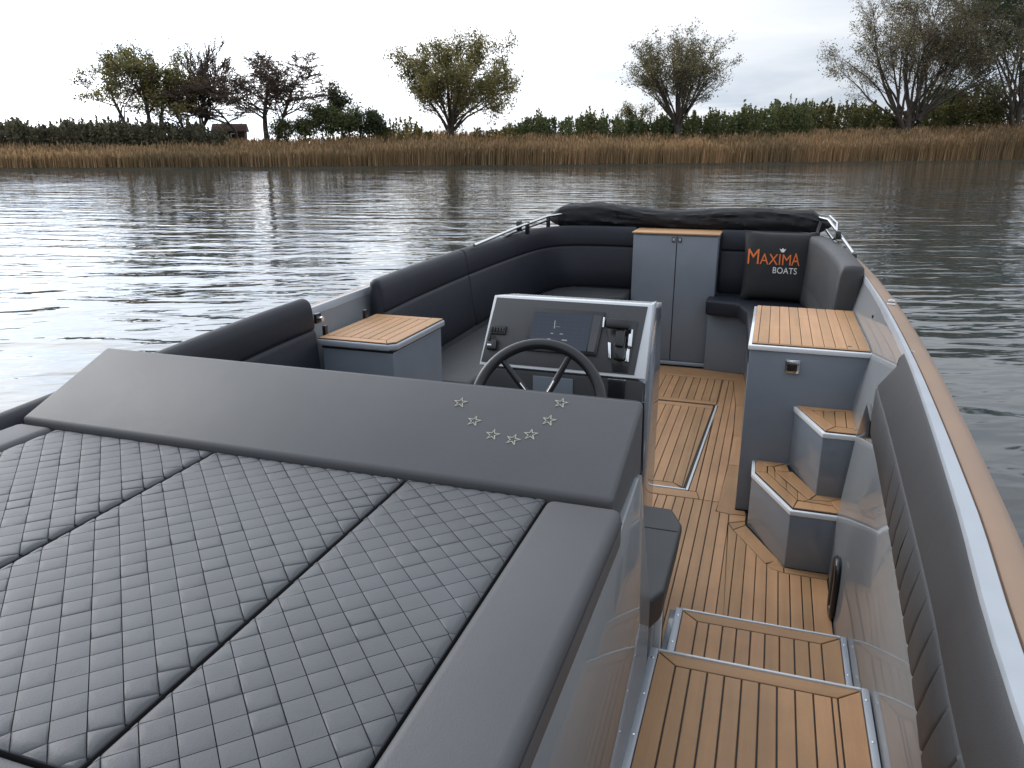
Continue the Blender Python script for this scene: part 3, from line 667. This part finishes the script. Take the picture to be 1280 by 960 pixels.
# steering wheel
wc = Vector((-.672, 2.275, .950)); wn = Vector((.10, -.86, .50)).normalized(); wx = Vector((0, 0, 1)).cross(wn).normalized(); wy = wn.cross(wx)
wheel = bmesh.new(); RW = .208; rings = []
for i in range(64):
    a = 2*math.pi*i/64; cdir = wx*math.cos(a)+wy*math.sin(a); c = wc+cdir*RW
    rings.append([wheel.verts.new(c+(cdir*math.cos(b)*.0185+wn*math.sin(b)*.018)) for b in np.linspace(0, 2*math.pi, 13)[:-1]])
for i in range(64):
    for k_ in range(12): wheel.faces.new((rings[i][k_], rings[i][(k_+1) % 12], rings[(i+1) % 64][(k_+1) % 12], rings[(i+1) % 64][k_]))
wheelo = fin(wheel, 'steering_wheel', RUB, boat, 60)
hubc = wc-wn*.05
for a in (math.radians(132), math.radians(62), math.radians(270)):
    e_ = wc+(wx*math.cos(a)+wy*math.sin(a))*RW; mid = hubc.lerp(e_, .52)-wn*.006
    tube('spoke', [hubc.lerp(e_, .12), mid, e_], [.010, .012, .009], RUB, wheelo); tube('spoke_inlay', [hubc.lerp(e_, .12)+wn*.012, hubc.lerp(e_, .48)+wn*.012], .0035, CHR, wheelo)
b2 = bmesh.new(); tube_bm(b2, [hubc-wn*.10, hubc-wn*.03, hubc, hubc+wn*.012, hubc+wn*.018], [.035, .045, .050, .042, .012], 24); fin(b2, 'hub', PLA, wheelo, 40)
tube('column', [hubc-wn*.10, Vector((-.73, 2.66, .80))], .030, PLA, wheelo, 16)

# canopy struts, cleat and cap joint on the gunwale
fr = tube('canopy_frame', [(-1.90, 4.9, 1.12), (-1.83, 5.6, 1.175), (-1.80, 6.35, 1.20), (-1.70, 6.8, 1.2)], .011, CHR, boat)
tube('canopy_strut', [(-1.96, 5.0, 1.05), (-1.90, 5.7, 1.12), (-1.85, 6.5, 1.15)], .009, PLA, fr)
box('strut_joint', -1.865, -1.835, 5.70, 5.76, 1.14, 1.215, PLA, fr, r=.006)
for y in (5.85, 6.45): box('strut_clip', -1.84, -1.81, y, y+.03, 1.10, 1.20, PLA, fr, r=.004)
fr2 = tube('canopy_frame', [(.525, 5.55, 1.085), (.47, 6.1, 1.15), (.415, 6.6, 1.21), (.30, 6.8, 1.22)], .013, CHR, boat)
tube('canopy_strut', [(.505, 5.60, 1.07), (.44, 6.15, 1.10), (.40, 6.5, 1.14)], .013, CHR, fr2)
tube('canopy_strut', [(.45, 6.15, 1.165), (.47, 6.45, 1.20), (.43, 6.75, 1.23)], .010, CHR, fr2)
box('strut_joint', .44, .475, 6.05, 6.12, 1.12, 1.18, PLA, fr2, r=.006); box('strut_foot', .505, .545, 5.52, 5.58, 1.05, 1.09, PLA, fr2, r=.006)
tube('strap_loop', [(.46, 6.1, 1.15), (.41, 6.2, 1.06), (.36, 6.45, 1.06), (.34, 6.6, 1.12), (.36, 6.66, 1.19)], .012, RUB, fr2)
cl = box('cleat', .545, .580, 3.93, 3.98, 1.046, 1.053, CHR, boat, r=.002); tube('cleat_horn', [(.548, 3.955, 1.062), (.562, 3.957, 1.066), (.578, 3.955, 1.062)], .005, CHR, cl)
solid('cap_joint', [(.517, 3.02, 1.03), (.597, 2.97, .98), (.597, 2.95, .98), (.517, 2.995, 1.03)], [(.517, 3.02, 1.053), (.590, 2.97, 1.022), (.590, 2.95, 1.022), (.517, 2.995, 1.053)], TRIM, boat, r=.001)

# ------------------------------------------------------------ upholstery (loose cushions: things)
def cells(x0, x1, y0, y1, zb, pitch=.0392, pu=0.0, pv=0.0):
    V = []; F = []
    s2 = math.sqrt(.5)
    rect = [(x0, y0), (x1, y0), (x1, y1), (x0, y1)]
    us = [(x+y)*s2 for x, y in rect]; vs = [(y-x)*s2 for x, y in rect]
    for i in range(int((min(us)-pu)/pitch)-1, int((max(us)-pu)/pitch)+2):
        for j in range(int((min(vs)-pv)/pitch)-1, int((max(vs)-pv)/pitch)+2):
            u0, v0 = pu+i*pitch, pv+j*pitch
            q = [(u0, v0), (u0+pitch, v0), (u0+pitch, v0+pitch), (u0, v0+pitch)]
            q = [((u-w)*s2, (u+w)*s2) for u, w in q]
            for a, b, c in ((1, 0, x1), (-1, 0, -x0), (0, 1, y1), (0, -1, -y0)):
                q = clip(q, a, b, c)
                if len(q) < 3: break
            if len(q) < 3 or area(q) < 4e-5: continue
            q = ccw(q); n = len(q); cx = sum(p[0] for p in q)/n; cy = sum(p[1] for p in q)/n; k0 = len(V)
            dz = random.uniform(-.0004, .0004); tx = random.uniform(-.006, .006); ty = random.uniform(-.006, .006)
            def edge(zx, zy):      # roll-off towards the panel's borders
                m_ = min(zx-x0, x1-zx, zy-y0, y1-zy); return -.005*max(0, 1-m_/.012)**2
            for sc, z in ((.981, -.0022), (.966, -.0003), (.86, .0002), (.5, .0008)):
                for p in q: X, Y = cx+(p[0]-cx)*sc, cy+(p[1]-cy)*sc; V.append((X, Y, zb+z+(dz if sc < .9 else 0)+edge(X, Y)+((X-cx)*tx+(Y-cy)*ty if sc < .9 else 0)))
            V.append((cx, cy, zb+.0009+dz+edge(cx, cy)))
            for r in range(3):
                for a in range(n): F.append((k0+r*n+a, k0+r*n+(a+1) % n, k0+(r+1)*n+(a+1) % n, k0+(r+1)*n+a))
            for a in range(n): F.append((k0+3*n+a, k0+3*n+(a+1) % n, k0+4*n))
    return V, F
ZB = 1.106
def quilt(x0, x1, y0, y1, label, pu, pv):
    t_ = thing('sunbed_cushion', ((x0+x1)/2, (y0+y1)/2, ZB-.08), label, 'cushion', 'quilted sunbed cushions')
    box('cushion_body', x0+.001, x1-.001, y0+.002, y1-.001, ZB-.08, ZB-.0075, THR, t_, r=.003, seg=2)
    V, F = cells(x0+.0018, x1-.0018, y0+.002, y1-.001, ZB-.001, pu=pu, pv=pv)
    link('quilted_top', mesh('quilted_top', V, F), VINQ, t_, 60)
quilt(-1.589, -1.136, .49, 1.305, 'quilted grey sunbed cushion farthest left, beside the left bolster', .012, .02)
quilt(-1.131, -.665, .49, 1.305, 'middle quilted grey sunbed cushion between the two dark seams', .006, .012)
quilt(-.660, -.364, .49, 1.305, 'narrow quilted grey sunbed cushion next to the wide smooth right bolster', .02, .0)
def bolster(x0, x1, y0, y1, label, z=.0):
    o = box('sunbed_bolster', x0, x1, y0, y1, ZB-.08, ZB+.004+z, VIN, None, r=.018, seg=4); tag(o, label, 'cushion'); return o
b_ = bolster(-.3615, -.214, .30, 1.300, 'smooth grey bolster along the walkway side of the quilted sunbed')
o = tube('piping', [(-.2145, .32, ZB-.020), (-.2145, 1.285, ZB-.020)], .0022, DVIN); o.parent = b_; rebase(b_, (-.288, .8, ZB-.08)); o.location = (.288, -.8, -(ZB-.08))
b_ = bolster(-1.705, -1.5925, .30, 1.305, 'smooth grey bolster on the outer left side of the quilted sunbed'); rebase(b_, (-1.67, .8, ZB-.08))
b_ = bolster(-1.589, -.364, .30, .486, 'smooth grey bolster across the near foot of the quilted sunbed', -.002); rebase(b_, (-1.0, .39, ZB-.08))

# sunbed headrest with embroidered stars
hd = thing('sunbed_headrest', (-.95, 1.45, 1.03), 'long sloping grey headrest cushion with a curved row of embroidered stars', 'cushion')
def hr_bm():
    bot = [(-1.705, 1.312, 1.05), (-.236, 1.312, 1.05), (-.228, 1.60, 1.05), (-1.70, 1.60, 1.05)]
    top = [(-1.703, 1.308, 1.118), (-.236, 1.308, 1.118), (-.224, 1.558, 1.238), (-1.672, 1.566, 1.238)]
    return hexa_bm(bot, top, .009, 4)
fin(hr_bm(), 'cushion_body', VIN, hd)
HN = Vector((0, -.120, .25)).normalized(); HU = Vector((0, .25, .120)).normalized()
def hp(x, y, d): return Vector((x, y, 1.118+(y-1.308)*.48))+HN*d
for i, (x, y) in enumerate([(-.620, 1.500), (-.570, 1.454), (-.517, 1.424), (-.470, 1.418), (-.437, 1.436), (-.410, 1.478), (-.397, 1.528)]):
    b2 = bmesh.new(); c0 = hp(x, y, .0); R_ = .0155; rot = random.uniform(-.15, .15)
    X_ = Vector((1, 0, 0))
    for a in range(5):
        an = math.pi/2+a*2*math.pi/5+rot
        for off in (-.16, .16):
            tip = c0+(X_*math.cos(an)+HU*math.sin(an))*R_*random.uniform(.92, 1.08); an2 = an+off*4.2
            inn = c0+(X_*math.cos(an2)+HU*math.sin(an2))*R_*.34; tube_bm(b2, [inn+HN*.0006, tip+HN*.0006], [.0013, .0011], 4)
    fin(b2, 'embroidered_star', EMB, hd, 60)
tube('piping', [(-.2265, 1.565, 1.232), (-.2275, 1.603, 1.06)], .003, DVIN, hd)
# seat back face of the helm bench (cushion behind the headrest)
bk = solid('bench_back_cushion', [(-1.68, 1.603, .60), (-.228, 1.603, .60), (-.228, 1.72, .60), (-1.68, 1.72, .60)], [(-1.66, 1.57, 1.225), (-.226, 1.57, 1.225), (-.226, 1.61, 1.225), (-1.66, 1.61, 1.225)], DVIN, None, r=.02, seg=3)
tag(bk, 'dark upright backrest of the helm bench behind the headrest', 'cushion'); rebase(bk, (-.95, 1.66, .6))
hs = thing('helm_seat_cushion', (-.9, 2.1, .45), 'dark grey helm seat cushion sticking out past the glossy side board', 'cushion')
fin(hexa_bm([(-1.66, 1.865, .452), (-.232, 1.865, .452), (-.200, 1.95, .452), (-.200, 2.32, .452), (-.25, 2.42, .452), (-1.66, 2.42, .452)],
            [(-1.66, 1.865, .56), (-.225, 1.865, .56), (-.190, 1.94, .56), (-.188, 2.36, .56), (-.235, 2.47, .56), (-1.66, 2.47, .56)], .016, 4), 'cushion_body', MVIN, hs)
box('seam', -1.60, -.2, 2.298, 2.3015, .5595, .5612, THR, hs, r=0)
box('support_leg', -.225, -.205, 2.02, 2.05, .0, .45, WHT, boat, r=.003)

def back_prof(zb=.60, zt_=1.11, db=.15, dt=.075, seam=.945, sgn=1):
    def fn(s, t_):
        fr_ = lambda z: db+(dt-db)*(z-zb)/(zt_-zb)
        q = [(0.012, zb), (fr_(zb)-.012, zb), (fr_(zb), zb+.02), (fr_(.75)+.004, .75), (fr_(seam-.02)+.003, seam-.02), (fr_(seam)-.003, seam-.005), (fr_(seam)-.010, seam), (fr_(seam)-.003, seam+.005), (fr_(seam+.02)+.003, seam+.02),
             (fr_(zt_-.05), zt_-.05), (dt-.005, zt_-.018), (dt-.018, zt_-.005), (dt*.5, zt_), (.018, zt_-.004), (.005, zt_-.016), (0, zt_-.05), (0, .8)]
        return [(sgn*d, z) for d, z in q]
    return fn
LB = catmull([(-1.935, 3.47), (-1.965, 4.0), (-1.98, 4.75), (-1.965, 5.5), (-1.925, 6.1), (-1.84, 6.42), (-1.68, 6.60), (-1.42, 6.67), (-1.088, 6.675)], 6)
k_ = min(range(len(LB)), key=lambda i: abs(LB[i].y-4.72) + (10 if LB[i].x > -1.9 else 0))
def up(o, base, label, cat='cushion', group=None): rebase(o, base); return tag(o, label, cat, group)
up(sweep('backrest_cushion', LB[:k_+1], back_prof(sgn=-1), DVIN, None, endr=.035), (-1.9, 4.1, .6), 'dark backrest cushion directly beyond the left planked locker')
up(sweep('backrest_cushion', [Vector((p_.x, p_.y)) for p_ in LB[k_:]], back_prof(sgn=-1), DVIN, None, endr=.02), (-1.8, 6.0, .6), 'long curved dark backrest wrapping the far left corner up to the cabinet')
LA = catmull([(-1.735, .3), (-1.76, .8), (-1.80, 1.35), (-1.872, 1.95), (-1.925, 2.5), (-1.945, 2.875)], 6)
up(sweep('backrest_cushion', LA, back_prof(zb=.72, zt_=1.125, db=.10, dt=.065, seam=.985, sgn=-1), DVIN, None, endr=.03), (-1.9, 2.2, .72), 'dark backrest cushion on the left side between headrest and planked locker')
RB = catmull([(-.388, 6.675), (-.1, 6.675), (.17, 6.66), (.33, 6.56), (.42, 6.3), (.475, 5.9), (.515, 5.3), (.525, 4.76)], 6)
k2 = min(range(len(RB)), key=lambda i: abs(RB[i].x-.33)+abs(RB[i].y-6.56))
up(sweep('backrest_cushion', RB[:k2+1], back_prof(sgn=-1), DVIN, None, endr=.02), (0, 6.6, .6), 'dark backrest behind the black pillow right of the cabinet')
up(sweep('backrest_cushion', RB[k2:], back_prof(sgn=-1, seam=.665, dt=.13, db=.17), MVIN, None, endr=.03), (.45, 5.6, .6), 'grey backrest cushion along the right side beyond the tall locker')
sc = prism('seat_cushion', [(-1.80, 3.50), (-1.40, 3.50), (-1.38, 5.6), (-1.22, 6.05), (-1.085, 6.18), (-1.085, 6.49), (-1.6, 6.49), (-1.72, 6.35), (-1.80, 5.9)], .477, .60, MVIN, None, r=.022, seg=4)
up(sc, (-1.5, 5, .477), 'L shaped dark seat cushion behind the console on the left')
sc = prism('seat_cushion', [(-.445, 6.20), (-.20, 6.15), (-.12, 5.86), (-.065, 4.735), (.395, 4.735), (.345, 5.9), (.29, 6.3), (.18, 6.49), (-.445, 6.49)], .477, .60, DVIN, None, r=.022, seg=4)
up(sc, (0, 5.6, .477), 'dark seat cushion under the pillow behind the tall locker')

# wall cushion in the right foreground, fluted lower face
WP = [Vector((q.x+.004, q.y)) for q in rpath if -.6 < q.y < 3.04]
def wall_prof(s, t_):
    y = -.5+3.53*t_; th0 = .024+.052*max(0, min(1, (y-1.0)/1.9)); bot = .66+.06*max(0, min(1, (y-1.2)/1.6))
    return [(-.03, bot), (th0-.010, bot), (th0+.002, bot+.014), (th0+.006, .80), (th0+.004, .90), (th0-.002, .906), (th0, .914), (.016, 1.0), (.010, 1.036), (.002, 1.046), (-.004, 1.046), (-.004, .98), (-.03, .97)]
cuts = [.72+.112*i for i in range(21)]
wc_ = sweep('wall_cushion', WP, wall_prof, MVIN, None, endr=.02, cuts=cuts, shear=.75)
up(wc_, (.37, 1.5, .66), 'grey stitched side cushion under the gunwale in the right foreground')

# pillow with the boat maker's lettering
pil = thing('pillow', (.06, 6.4, .60), 'square black pillow with orange and white lettering on the far right seat', 'pillow')
pc = Vector((.078, 6.35, .865)); pu_ = Vector((1, -.06, 0)).normalized(); pv_ = Vector((-.01, .20, 1)).normalized(); pn = pu_.cross(pv_).normalized()
V = []; F = []; n = 22; HW, HH = .278, .275
for side in (1, -1):
    for i in range(n+1):
        for j in range(n+1):
            u = 2*i/n-1; w = 2*j/n-1; pin = 1-.055*(1-abs(u)**3)*(abs(w)**4); pin2 = 1-.055*(1-abs(w)**3)*(abs(u)**4)
            d = .062*((1-u**4)*(1-w**4))**.55+.004*noise.noise((u*2.2, w*2.2, side))*(1-u**4)*(1-w**4)
            q = pc+pu_*u*HW*pin2+pv_*w*HH*pin+pn*(d*side); V.append(tuple(q))
    o0 = 0 if side == 1 else (n+1)**2
    for i in range(n):
        for j in range(n):
            a = o0+i*(n+1)+j; q = (a, a+n+1, a+n+2, a+1); F.append(q if side == 1 else q[::-1])
me = mesh('cushion_body', V, F); b2 = bmesh.new(); b2.from_mesh(me); bmesh.ops.remove_doubles(b2, verts=b2.verts, dist=.0005); b2.to_mesh(me); b2.free()
link('cushion_body', me, PILM, pil, 80)
def text(s, name, u0, u1, v0, v1, m, parent, shear=0.0, track=1.0):
    c = bpy.data.curves.new(name, 'FONT'); c.body = s; c.extrude = .004; c.shear = shear; c.space_character = track; c.offset = .0
    o = bpy.data.objects.new(name, c); COL.objects.link(o); dg = bpy.context.evaluated_depsgraph_get(); dg.update()
    me = bpy.data.meshes.new_from_object(o.evaluated_get(dg)); bpy.data.objects.remove(o)
    co_ = np.array([tuple(v_.co) for v_ in me.vertices]); mn, mx_ = co_.min(0), co_.max(0)
    for v_ in me.vertices:
        a = (v_.co.x-mn[0])/(mx_[0]-mn[0]); b = (v_.co.y-mn[1])/(mx_[1]-mn[1]); u = u0+(u1-u0)*a; w = v0+(v1-v0)*b
        uu, ww = u/HW, w/HH; d = .062*((1-uu**4)*(1-ww**4))**.55+.004*noise.noise((uu*2.2, ww*2.2, 1))*(1-uu**4)*(1-ww**4)
        v_.co = pc+pu_*u+pv_*w+pn*(d+.0015+(.002 if v_.co.z > 0 else -.001))
    me.materials.clear(); return link(name, me, m, parent)
text('M', 'lettering', -.235, -.150, .010, .125, ORG, pil); text('AXIM', 'lettering', -.142, .085, .010, .092, ORG, pil); text('A', 'lettering', .09, .150, .010, .105, ORG, pil)
text('BOATS', 'lettering', -.040, .135, -.055, -.008, WPR, pil, track=1.05)
b2 = bmesh.new()
def pp(u, w): uu, ww = u/HW, w/HH; return pc+pu_*u+pv_*w+pn*(.062*((1-uu**4)*(1-ww**4))**.55+.004)
fv = [b2.verts.new(pp(*q)) for q in [(.012, .108), (.030, .108), (.045, .135), (.032, .128), (.021, .140), (.010, .128), (-.004, .135)]]; b2.faces.new(fv)
ext = bmesh.ops.extrude_face_region(b2, geom=list(b2.faces)); bmesh.ops.translate(b2, vec=-pn*.003, verts=[q for q in ext['geom'] if isinstance(q, bmesh.types.BMVert)])
fin(b2, 'crown_emblem', WPR, pil, None)

# folded canopy
cn = thing('folded_canopy', (-.7, 6.9, 1.1), 'black folded canopy bundle lying across the far end of the boat', 'canopy')
V = []; F = []; nx = 260; nr = 48
for i in range(nx+1):
    s = i/nx; x = -1.90+2.36*s
    y0 = 6.86-.10*abs(2*s-1)**3; endf = min(1, (s/.05)**.5 if s < .05 else 1, ((1-s)/.07)**.6 if s > .93 else 1)
    top = 1.265+.012*math.sin(s*9)-.03*max(0, (abs(2*s-1)-.86)/.14); bot = 1.085; hz = (top-bot)/2*max(.12, endf); hy = .14*max(.15, endf)
    for j in range(nr):
        a = 2*math.pi*j/nr; cz = sq(math.sin(a), .8); cy = sq(math.cos(a), .8)
        sag = noise.noise((x*1.3, a*1.2, 0)); fold = noise.noise((x*2.2+cz*1.8, math.cos(a)*2.5, math.sin(a)*2.5+3))
        fold2 = 1-abs(noise.noise((x*1.1+cz*2.6, math.cos(a)*4, math.sin(a)*4+7)))*2.2
        cre = (1-abs(noise.noise((x*2.6+cz*1.3, math.sin(a)*1.6, 5))))**5+.35*(1-abs(noise.noise((x*5.5-cz*2.2, math.cos(a)*2.2, 9))))**6
        r_ = 1+.12*fold+.06*fold2+.05*sag+.10*cre
        V.append((x, y0+hy*cy*r_, (top+bot)/2+hz*cz*(1+.10*fold+.08*fold2+.13*cre)-.012*(1+math.sin(x*5.1))*(cz > .3)))
for i in range(nx):
    for j in range(nr): F.append((i*nr+j, (i+1)*nr+j, (i+1)*nr+(j+1) % nr, i*nr+(j+1) % nr))
F.append(tuple(range(nr))); F.append(tuple(range(nx*nr, nx*nr+nr))[::-1])
me = mesh('canvas_cover', V, F); b2 = bmesh.new(); b2.from_mesh(me); bmesh.ops.recalc_face_normals(b2, faces=b2.faces); b2.to_mesh(me); b2.free()
link('canvas_cover', me, BLK, cn, 70)
tube('zip', [(-1.70+.25*i, 6.755, 1.175+.012*math.sin(i*1.3)) for i in range(9)], .006, PLA, cn)
tube('frame_glimpse', [(.10, 6.752, 1.135), (.20, 6.747, 1.125), (.235, 6.755, 1.11)], .010, CHR, cn)
box('white_tag', .33, .337, 6.735, 6.745, 1.13, 1.19, WPR, cn, r=.001)
tube('piping', [(-.33, 6.70, 1.098), (0, 6.715, 1.092), (.35, 6.69, 1.098)], .006, WPR, cn)

# ------------------------------------------------------------ placing the trees
make_tree('pollard_willow', 563, 9, 166, 40, 135, POLL, LF_OL, 'broad rounded pollard willow, full of olive leaves, standing alone in the middle of the bank', seed=3, leaves=27000, lsz=.165, clump=.34,
          stems=[(0, 0, 0, .05, .55)])
make_tree('pollard_willow', 845, 9, 166, 38, 112, dict(POLL, fan=33, wob=[.05, .045, .08, .12, .2], rad=[.36, .42, .55, .7], ang=[(19, 13), (16, 7), (24, 9), (30, 12)]), LF_GY, 'fan shaped many stemmed pollard willow with dark bare limbs right of the middle', seed=14, leaves=20000, lsz=.15, clump=.28,
          stems=[(0, 0, 0, .05, .55)])
make_tree('crack_willow', 1128, 12, 168, -40, 190, WILL, LF_GY, 'tall open willow with grey green feathery leaves and several dark leaning trunks at right', seed=5, leaves=26000, lsz=.17, clump=.42,
          stems=[(0, -.35, 0, .22, .42), (.4, .05, .1, .25, .45), (.8, .5, -.1, .24, .40), (.2, .28, .2, .22, .36)])
make_tree('crack_willow', 1262, 10, 168, -80, 150, WILL, LF_DK, 'dense dark willow cut off by the right edge of the picture', seed=15, leaves=34000, lsz=.24, clump=.45,
          stems=[(0, -.25, 0, .25, .40), (1.0, .15, .1, .3, .50)])
make_tree('alder_tree', 165, 12, 172, 60, 84, OPEN, LF_YG, 'leftmost leaning tree with loose pale green crown', seed=21, leaves=4200, lsz=.16, clump=.38, lean=(-.35, 0))
make_tree('alder_tree', 196, 14, 172, 58, 74, OPEN, LF_YG, 'leafy olive tree second from the left of the left group', seed=22, leaves=4800, lsz=.17, clump=.42, lean=(.0, 0), stems=[(-.5, -.12, 0, 1.0, .26), (.7, .18, 0, .9, .22)])
make_tree('alder_tree', 236, 15, 174, 92, 78, OPEN, LF_OL, 'low wide leaning olive tree in the midst of the left group', seed=23, leaves=4200, lsz=.17, clump=.42, lean=(-.25, 0))
make_tree('bare_poplar', 257, 18, 172, 54, 62, dict(POLL, fan=26, rmin=.03, kids=[16, 8, 6, 3], ang=[(20, 10), (20, 8), (28, 10), (34, 12)]), LF_BR, 'slender almost bare tree with upright twigs behind the left group', seed=24, leaves=500, lsz=.12, stems=[(0, 0, 0, .3, .3)])
make_tree('bare_tree', 340, 12, 173, 66, 120, dict(OPEN, rmin=.03, kids=[14, 8, 5, 4]), LF_BR, 'wide nearly leafless brown tree with forked trunk right of the left group', seed=32, leaves=3000, lsz=.11, clump=.5, stems=[(-.4, -.10, 0, 1.0, .30), (.4, .18, 0, .95, .26)])
make_tree('bare_tree', 300, 16, 173, 102, 80, dict(OPEN, rmin=.028, kids=[14, 7, 5, 4]), LF_BR, 'low brown leafless scrub tree beside the forked bare tree', seed=33, leaves=2200, lsz=.13, clump=.5)
make_tree('young_tree', 429, 11, 172, 101, 36, SMAL, LF_DK, 'small slim dark tree rising above the bush left of the middle', seed=41, leaves=2800, lsz=.16, clump=.3)
make_tree('round_bush', 418, 9, 176, 134, 62, SMAL, LF_MX, 'rounded green bush under the slim young tree', cat='bush', seed=42, leaves=6500, lsz=.17, clump=.4, stems=[(-1.2, -.3, 0, 1, .08), (0, 0, 0, 1, .08), (1.2, .3, 0, .9, .08), (2, .1, 0, .9, .07)])
make_tree('round_bush', 460, 9, 176, 140, 40, SMAL, LF_DK, 'dark green bush just right of the slim young tree', cat='bush', seed=43, leaves=4200, lsz=.17, clump=.35, stems=[(-.8, -.2, 0, 1, .08), (.5, .1, 0, 1, .08)])
make_tree('round_bush', 372, 9, 178, 148, 46, SMAL, LF_MX, 'low green bush at the foot of the bare forked tree', cat='bush', seed=44, leaves=3600, lsz=.16, clump=.35, stems=[(-.8, -.2, 0, 1, .08), (.8, .2, 0, 1, .08)])
make_tree('round_bush', 1195, 22, 168, 106, 95, SMAL, LF_MX, 'tall green bush standing between the two big willows at right', cat='bush', seed=45, leaves=11000, lsz=.24, clump=.7, stems=[(-2.4, -.2, 0, 1, .1), (0, 0, 0, 1, .1), (2.4, .2, 0, 1, .1)])
make_tree('round_bush', 795, 14, 168, 128, 42, SMAL, LF_OL, 'pale twiggy bush just left of the fan shaped willow', cat='bush', seed=46, leaves=1800, lsz=.14, clump=.4, stems=[(-.5, -.3, 0, 1, .08), (.5, .2, 0, 1, .08)])

def thicket(name, px0, px1, off, prof_, count, leafmat, label, seed, lsz=.2, base=180):
    """leafy thicket: foliage of many shoots massed together along the bank"""
    r2 = random.Random(seed); V = []; F = []; k_ = 0
    shoots = []
    for i in range(count):
        px = r2.uniform(px0, px1); D = bankD(px)+off+r2.uniform(0, 7); x, y = bearing(px, D)
        for (a, ya), (b, yb) in zip(prof_, prof_[1:]):
            if px <= b: yy = ya+(yb-ya)*(px-a)/(b-a); break
        top = zat(yy+3+abs(r2.gauss(0, 2.0))*r2.choice((-1.9, 1, 1))+9*noise.noise((px*.05, seed, 0))-(9*r2.random() if r2.random() < .06 else 0), px, D); shoots.append((x, y, top, D))
    for x, y, top, D in shoots:
        h = top-.6; w = r2.uniform(.28, .62)*max(.5, h/4); n_ = int(30+14*h)
        for q in range(n_):
            s = r2.random(); z = .6+h*s; rr_ = w*(1.05-s**2.2)*math.sqrt(r2.random()); a = r2.uniform(0, 6.283)
            cx, cy = x+math.cos(a)*rr_, y+math.sin(a)*rr_; sz = lsz*r2.uniform(.5, 1.25)
            d1 = Vector((r2.gauss(0, 1), r2.gauss(0, 1), r2.gauss(0.3, 1))).normalized(); d2 = d1.orthogonal().normalized(); d2.rotate(Matrix.Rotation(r2.uniform(0, 6.28), 3, d1))
            c = Vector((cx, cy, z)); V += [c-d1*sz, c+d2*sz*.5, c+d1*sz, c-d2*sz*.5]; F.append((k_, k_+1, k_+2, k_+3)); k_ += 4
    o = link(name, mesh(name, V, F), leafmat); return tag(o, label, 'thicket', kind='stuff')
thicket('thicket', -250, 285, 8, [(-250, 150), (0, 153), (20, 150), (60, 158), (110, 150), (150, 152), (270, 156), (290, 160)], 1300, leafm('dark_scrub_leaves', (0.19, 0.17, 0.10), (0.09, 0.09, 0.06)), 'dark low thicket of bushes behind the reeds at left', 51)
thicket('thicket', 470, 540, 8, [(470, 160), (500, 150), (520, 152), (545, 162)], 70, LF_OL, 'low scrub just left of the broad willow', 52)
thicket('thicket', 592, 650, 8, [(590, 158), (625, 160), (655, 160)], 50, LF_OL, 'low scrub just right of the broad willow', 55)
thicket('thicket', 636, 1010, 9, [(636, 158), (670, 142), (700, 146), (740, 142), (790, 148), (880, 142), (930, 136), (970, 128), (1010, 126)], 700, LF_MX, 'green row of young poplar bushes behind the reeds right of the middle', 53)
thicket('thicket', 960, 1600, 13, [(960, 132), (1030, 128), (1075, 130), (1110, 138), (1170, 130), (1210, 112), (1260, 122), (1600, 118)], 900, leafm('autumn_green_leaves', (0.180, 0.158, 0.053), (0.075, 0.090, 0.033)), 'yellowing green thicket behind the tall reeds at far right', 54, lsz=.24)

# small shed half hidden behind the bare scrub
cx_, cy_ = bearing(290, bankD(290)+20); sh = thing('garden_shed', (cx_, cy_, zat(180, 290, bankD(290)+20)), 'small brown roofed shed with white window frames half hidden in bare scrub', 'shed')
def part_l(name, fn):
    o = fn(); o.parent = sh; o.location = (0, 0, 0); o.rotation_euler = (0, 0, YAW+.2); return o
SHW = mat('shed_boards', (0.075, 0.048, 0.035), 0.8, vary=.15, nscale=6, stretch=(1, 1, .1)); SHR = mat('shed_roof', (0.085, 0.04, 0.03), 0.8, vary=.2, nscale=4)
part_l('wall', lambda: box('wall', -1.7, 1.7, -1.2, 1.2, -1.4, 1.35, SHW, None, r=.01))
part_l('roof', lambda: solid('roof', [(-1.95, -1.5, 1.36), (1.95, -1.5, 1.36), (1.95, 1.5, 1.36), (-1.95, 1.5, 1.36)], [(-1.9, -.06, 2.25), (1.9, -.06, 2.25), (1.9, .06, 2.25), (-1.9, .06, 2.25)], SHR, None, r=.02))
for x in (-.55, .55):
    part_l('window_frame', lambda: box('window_frame', x-.40, x+.40, -1.26, -1.205, .25, 1.2, WHT, None, r=.01)); part_l('pane', lambda: box('pane', x-.28, x+.28, -1.272, -1.262, .36, 1.09, SCR, None, r=0))
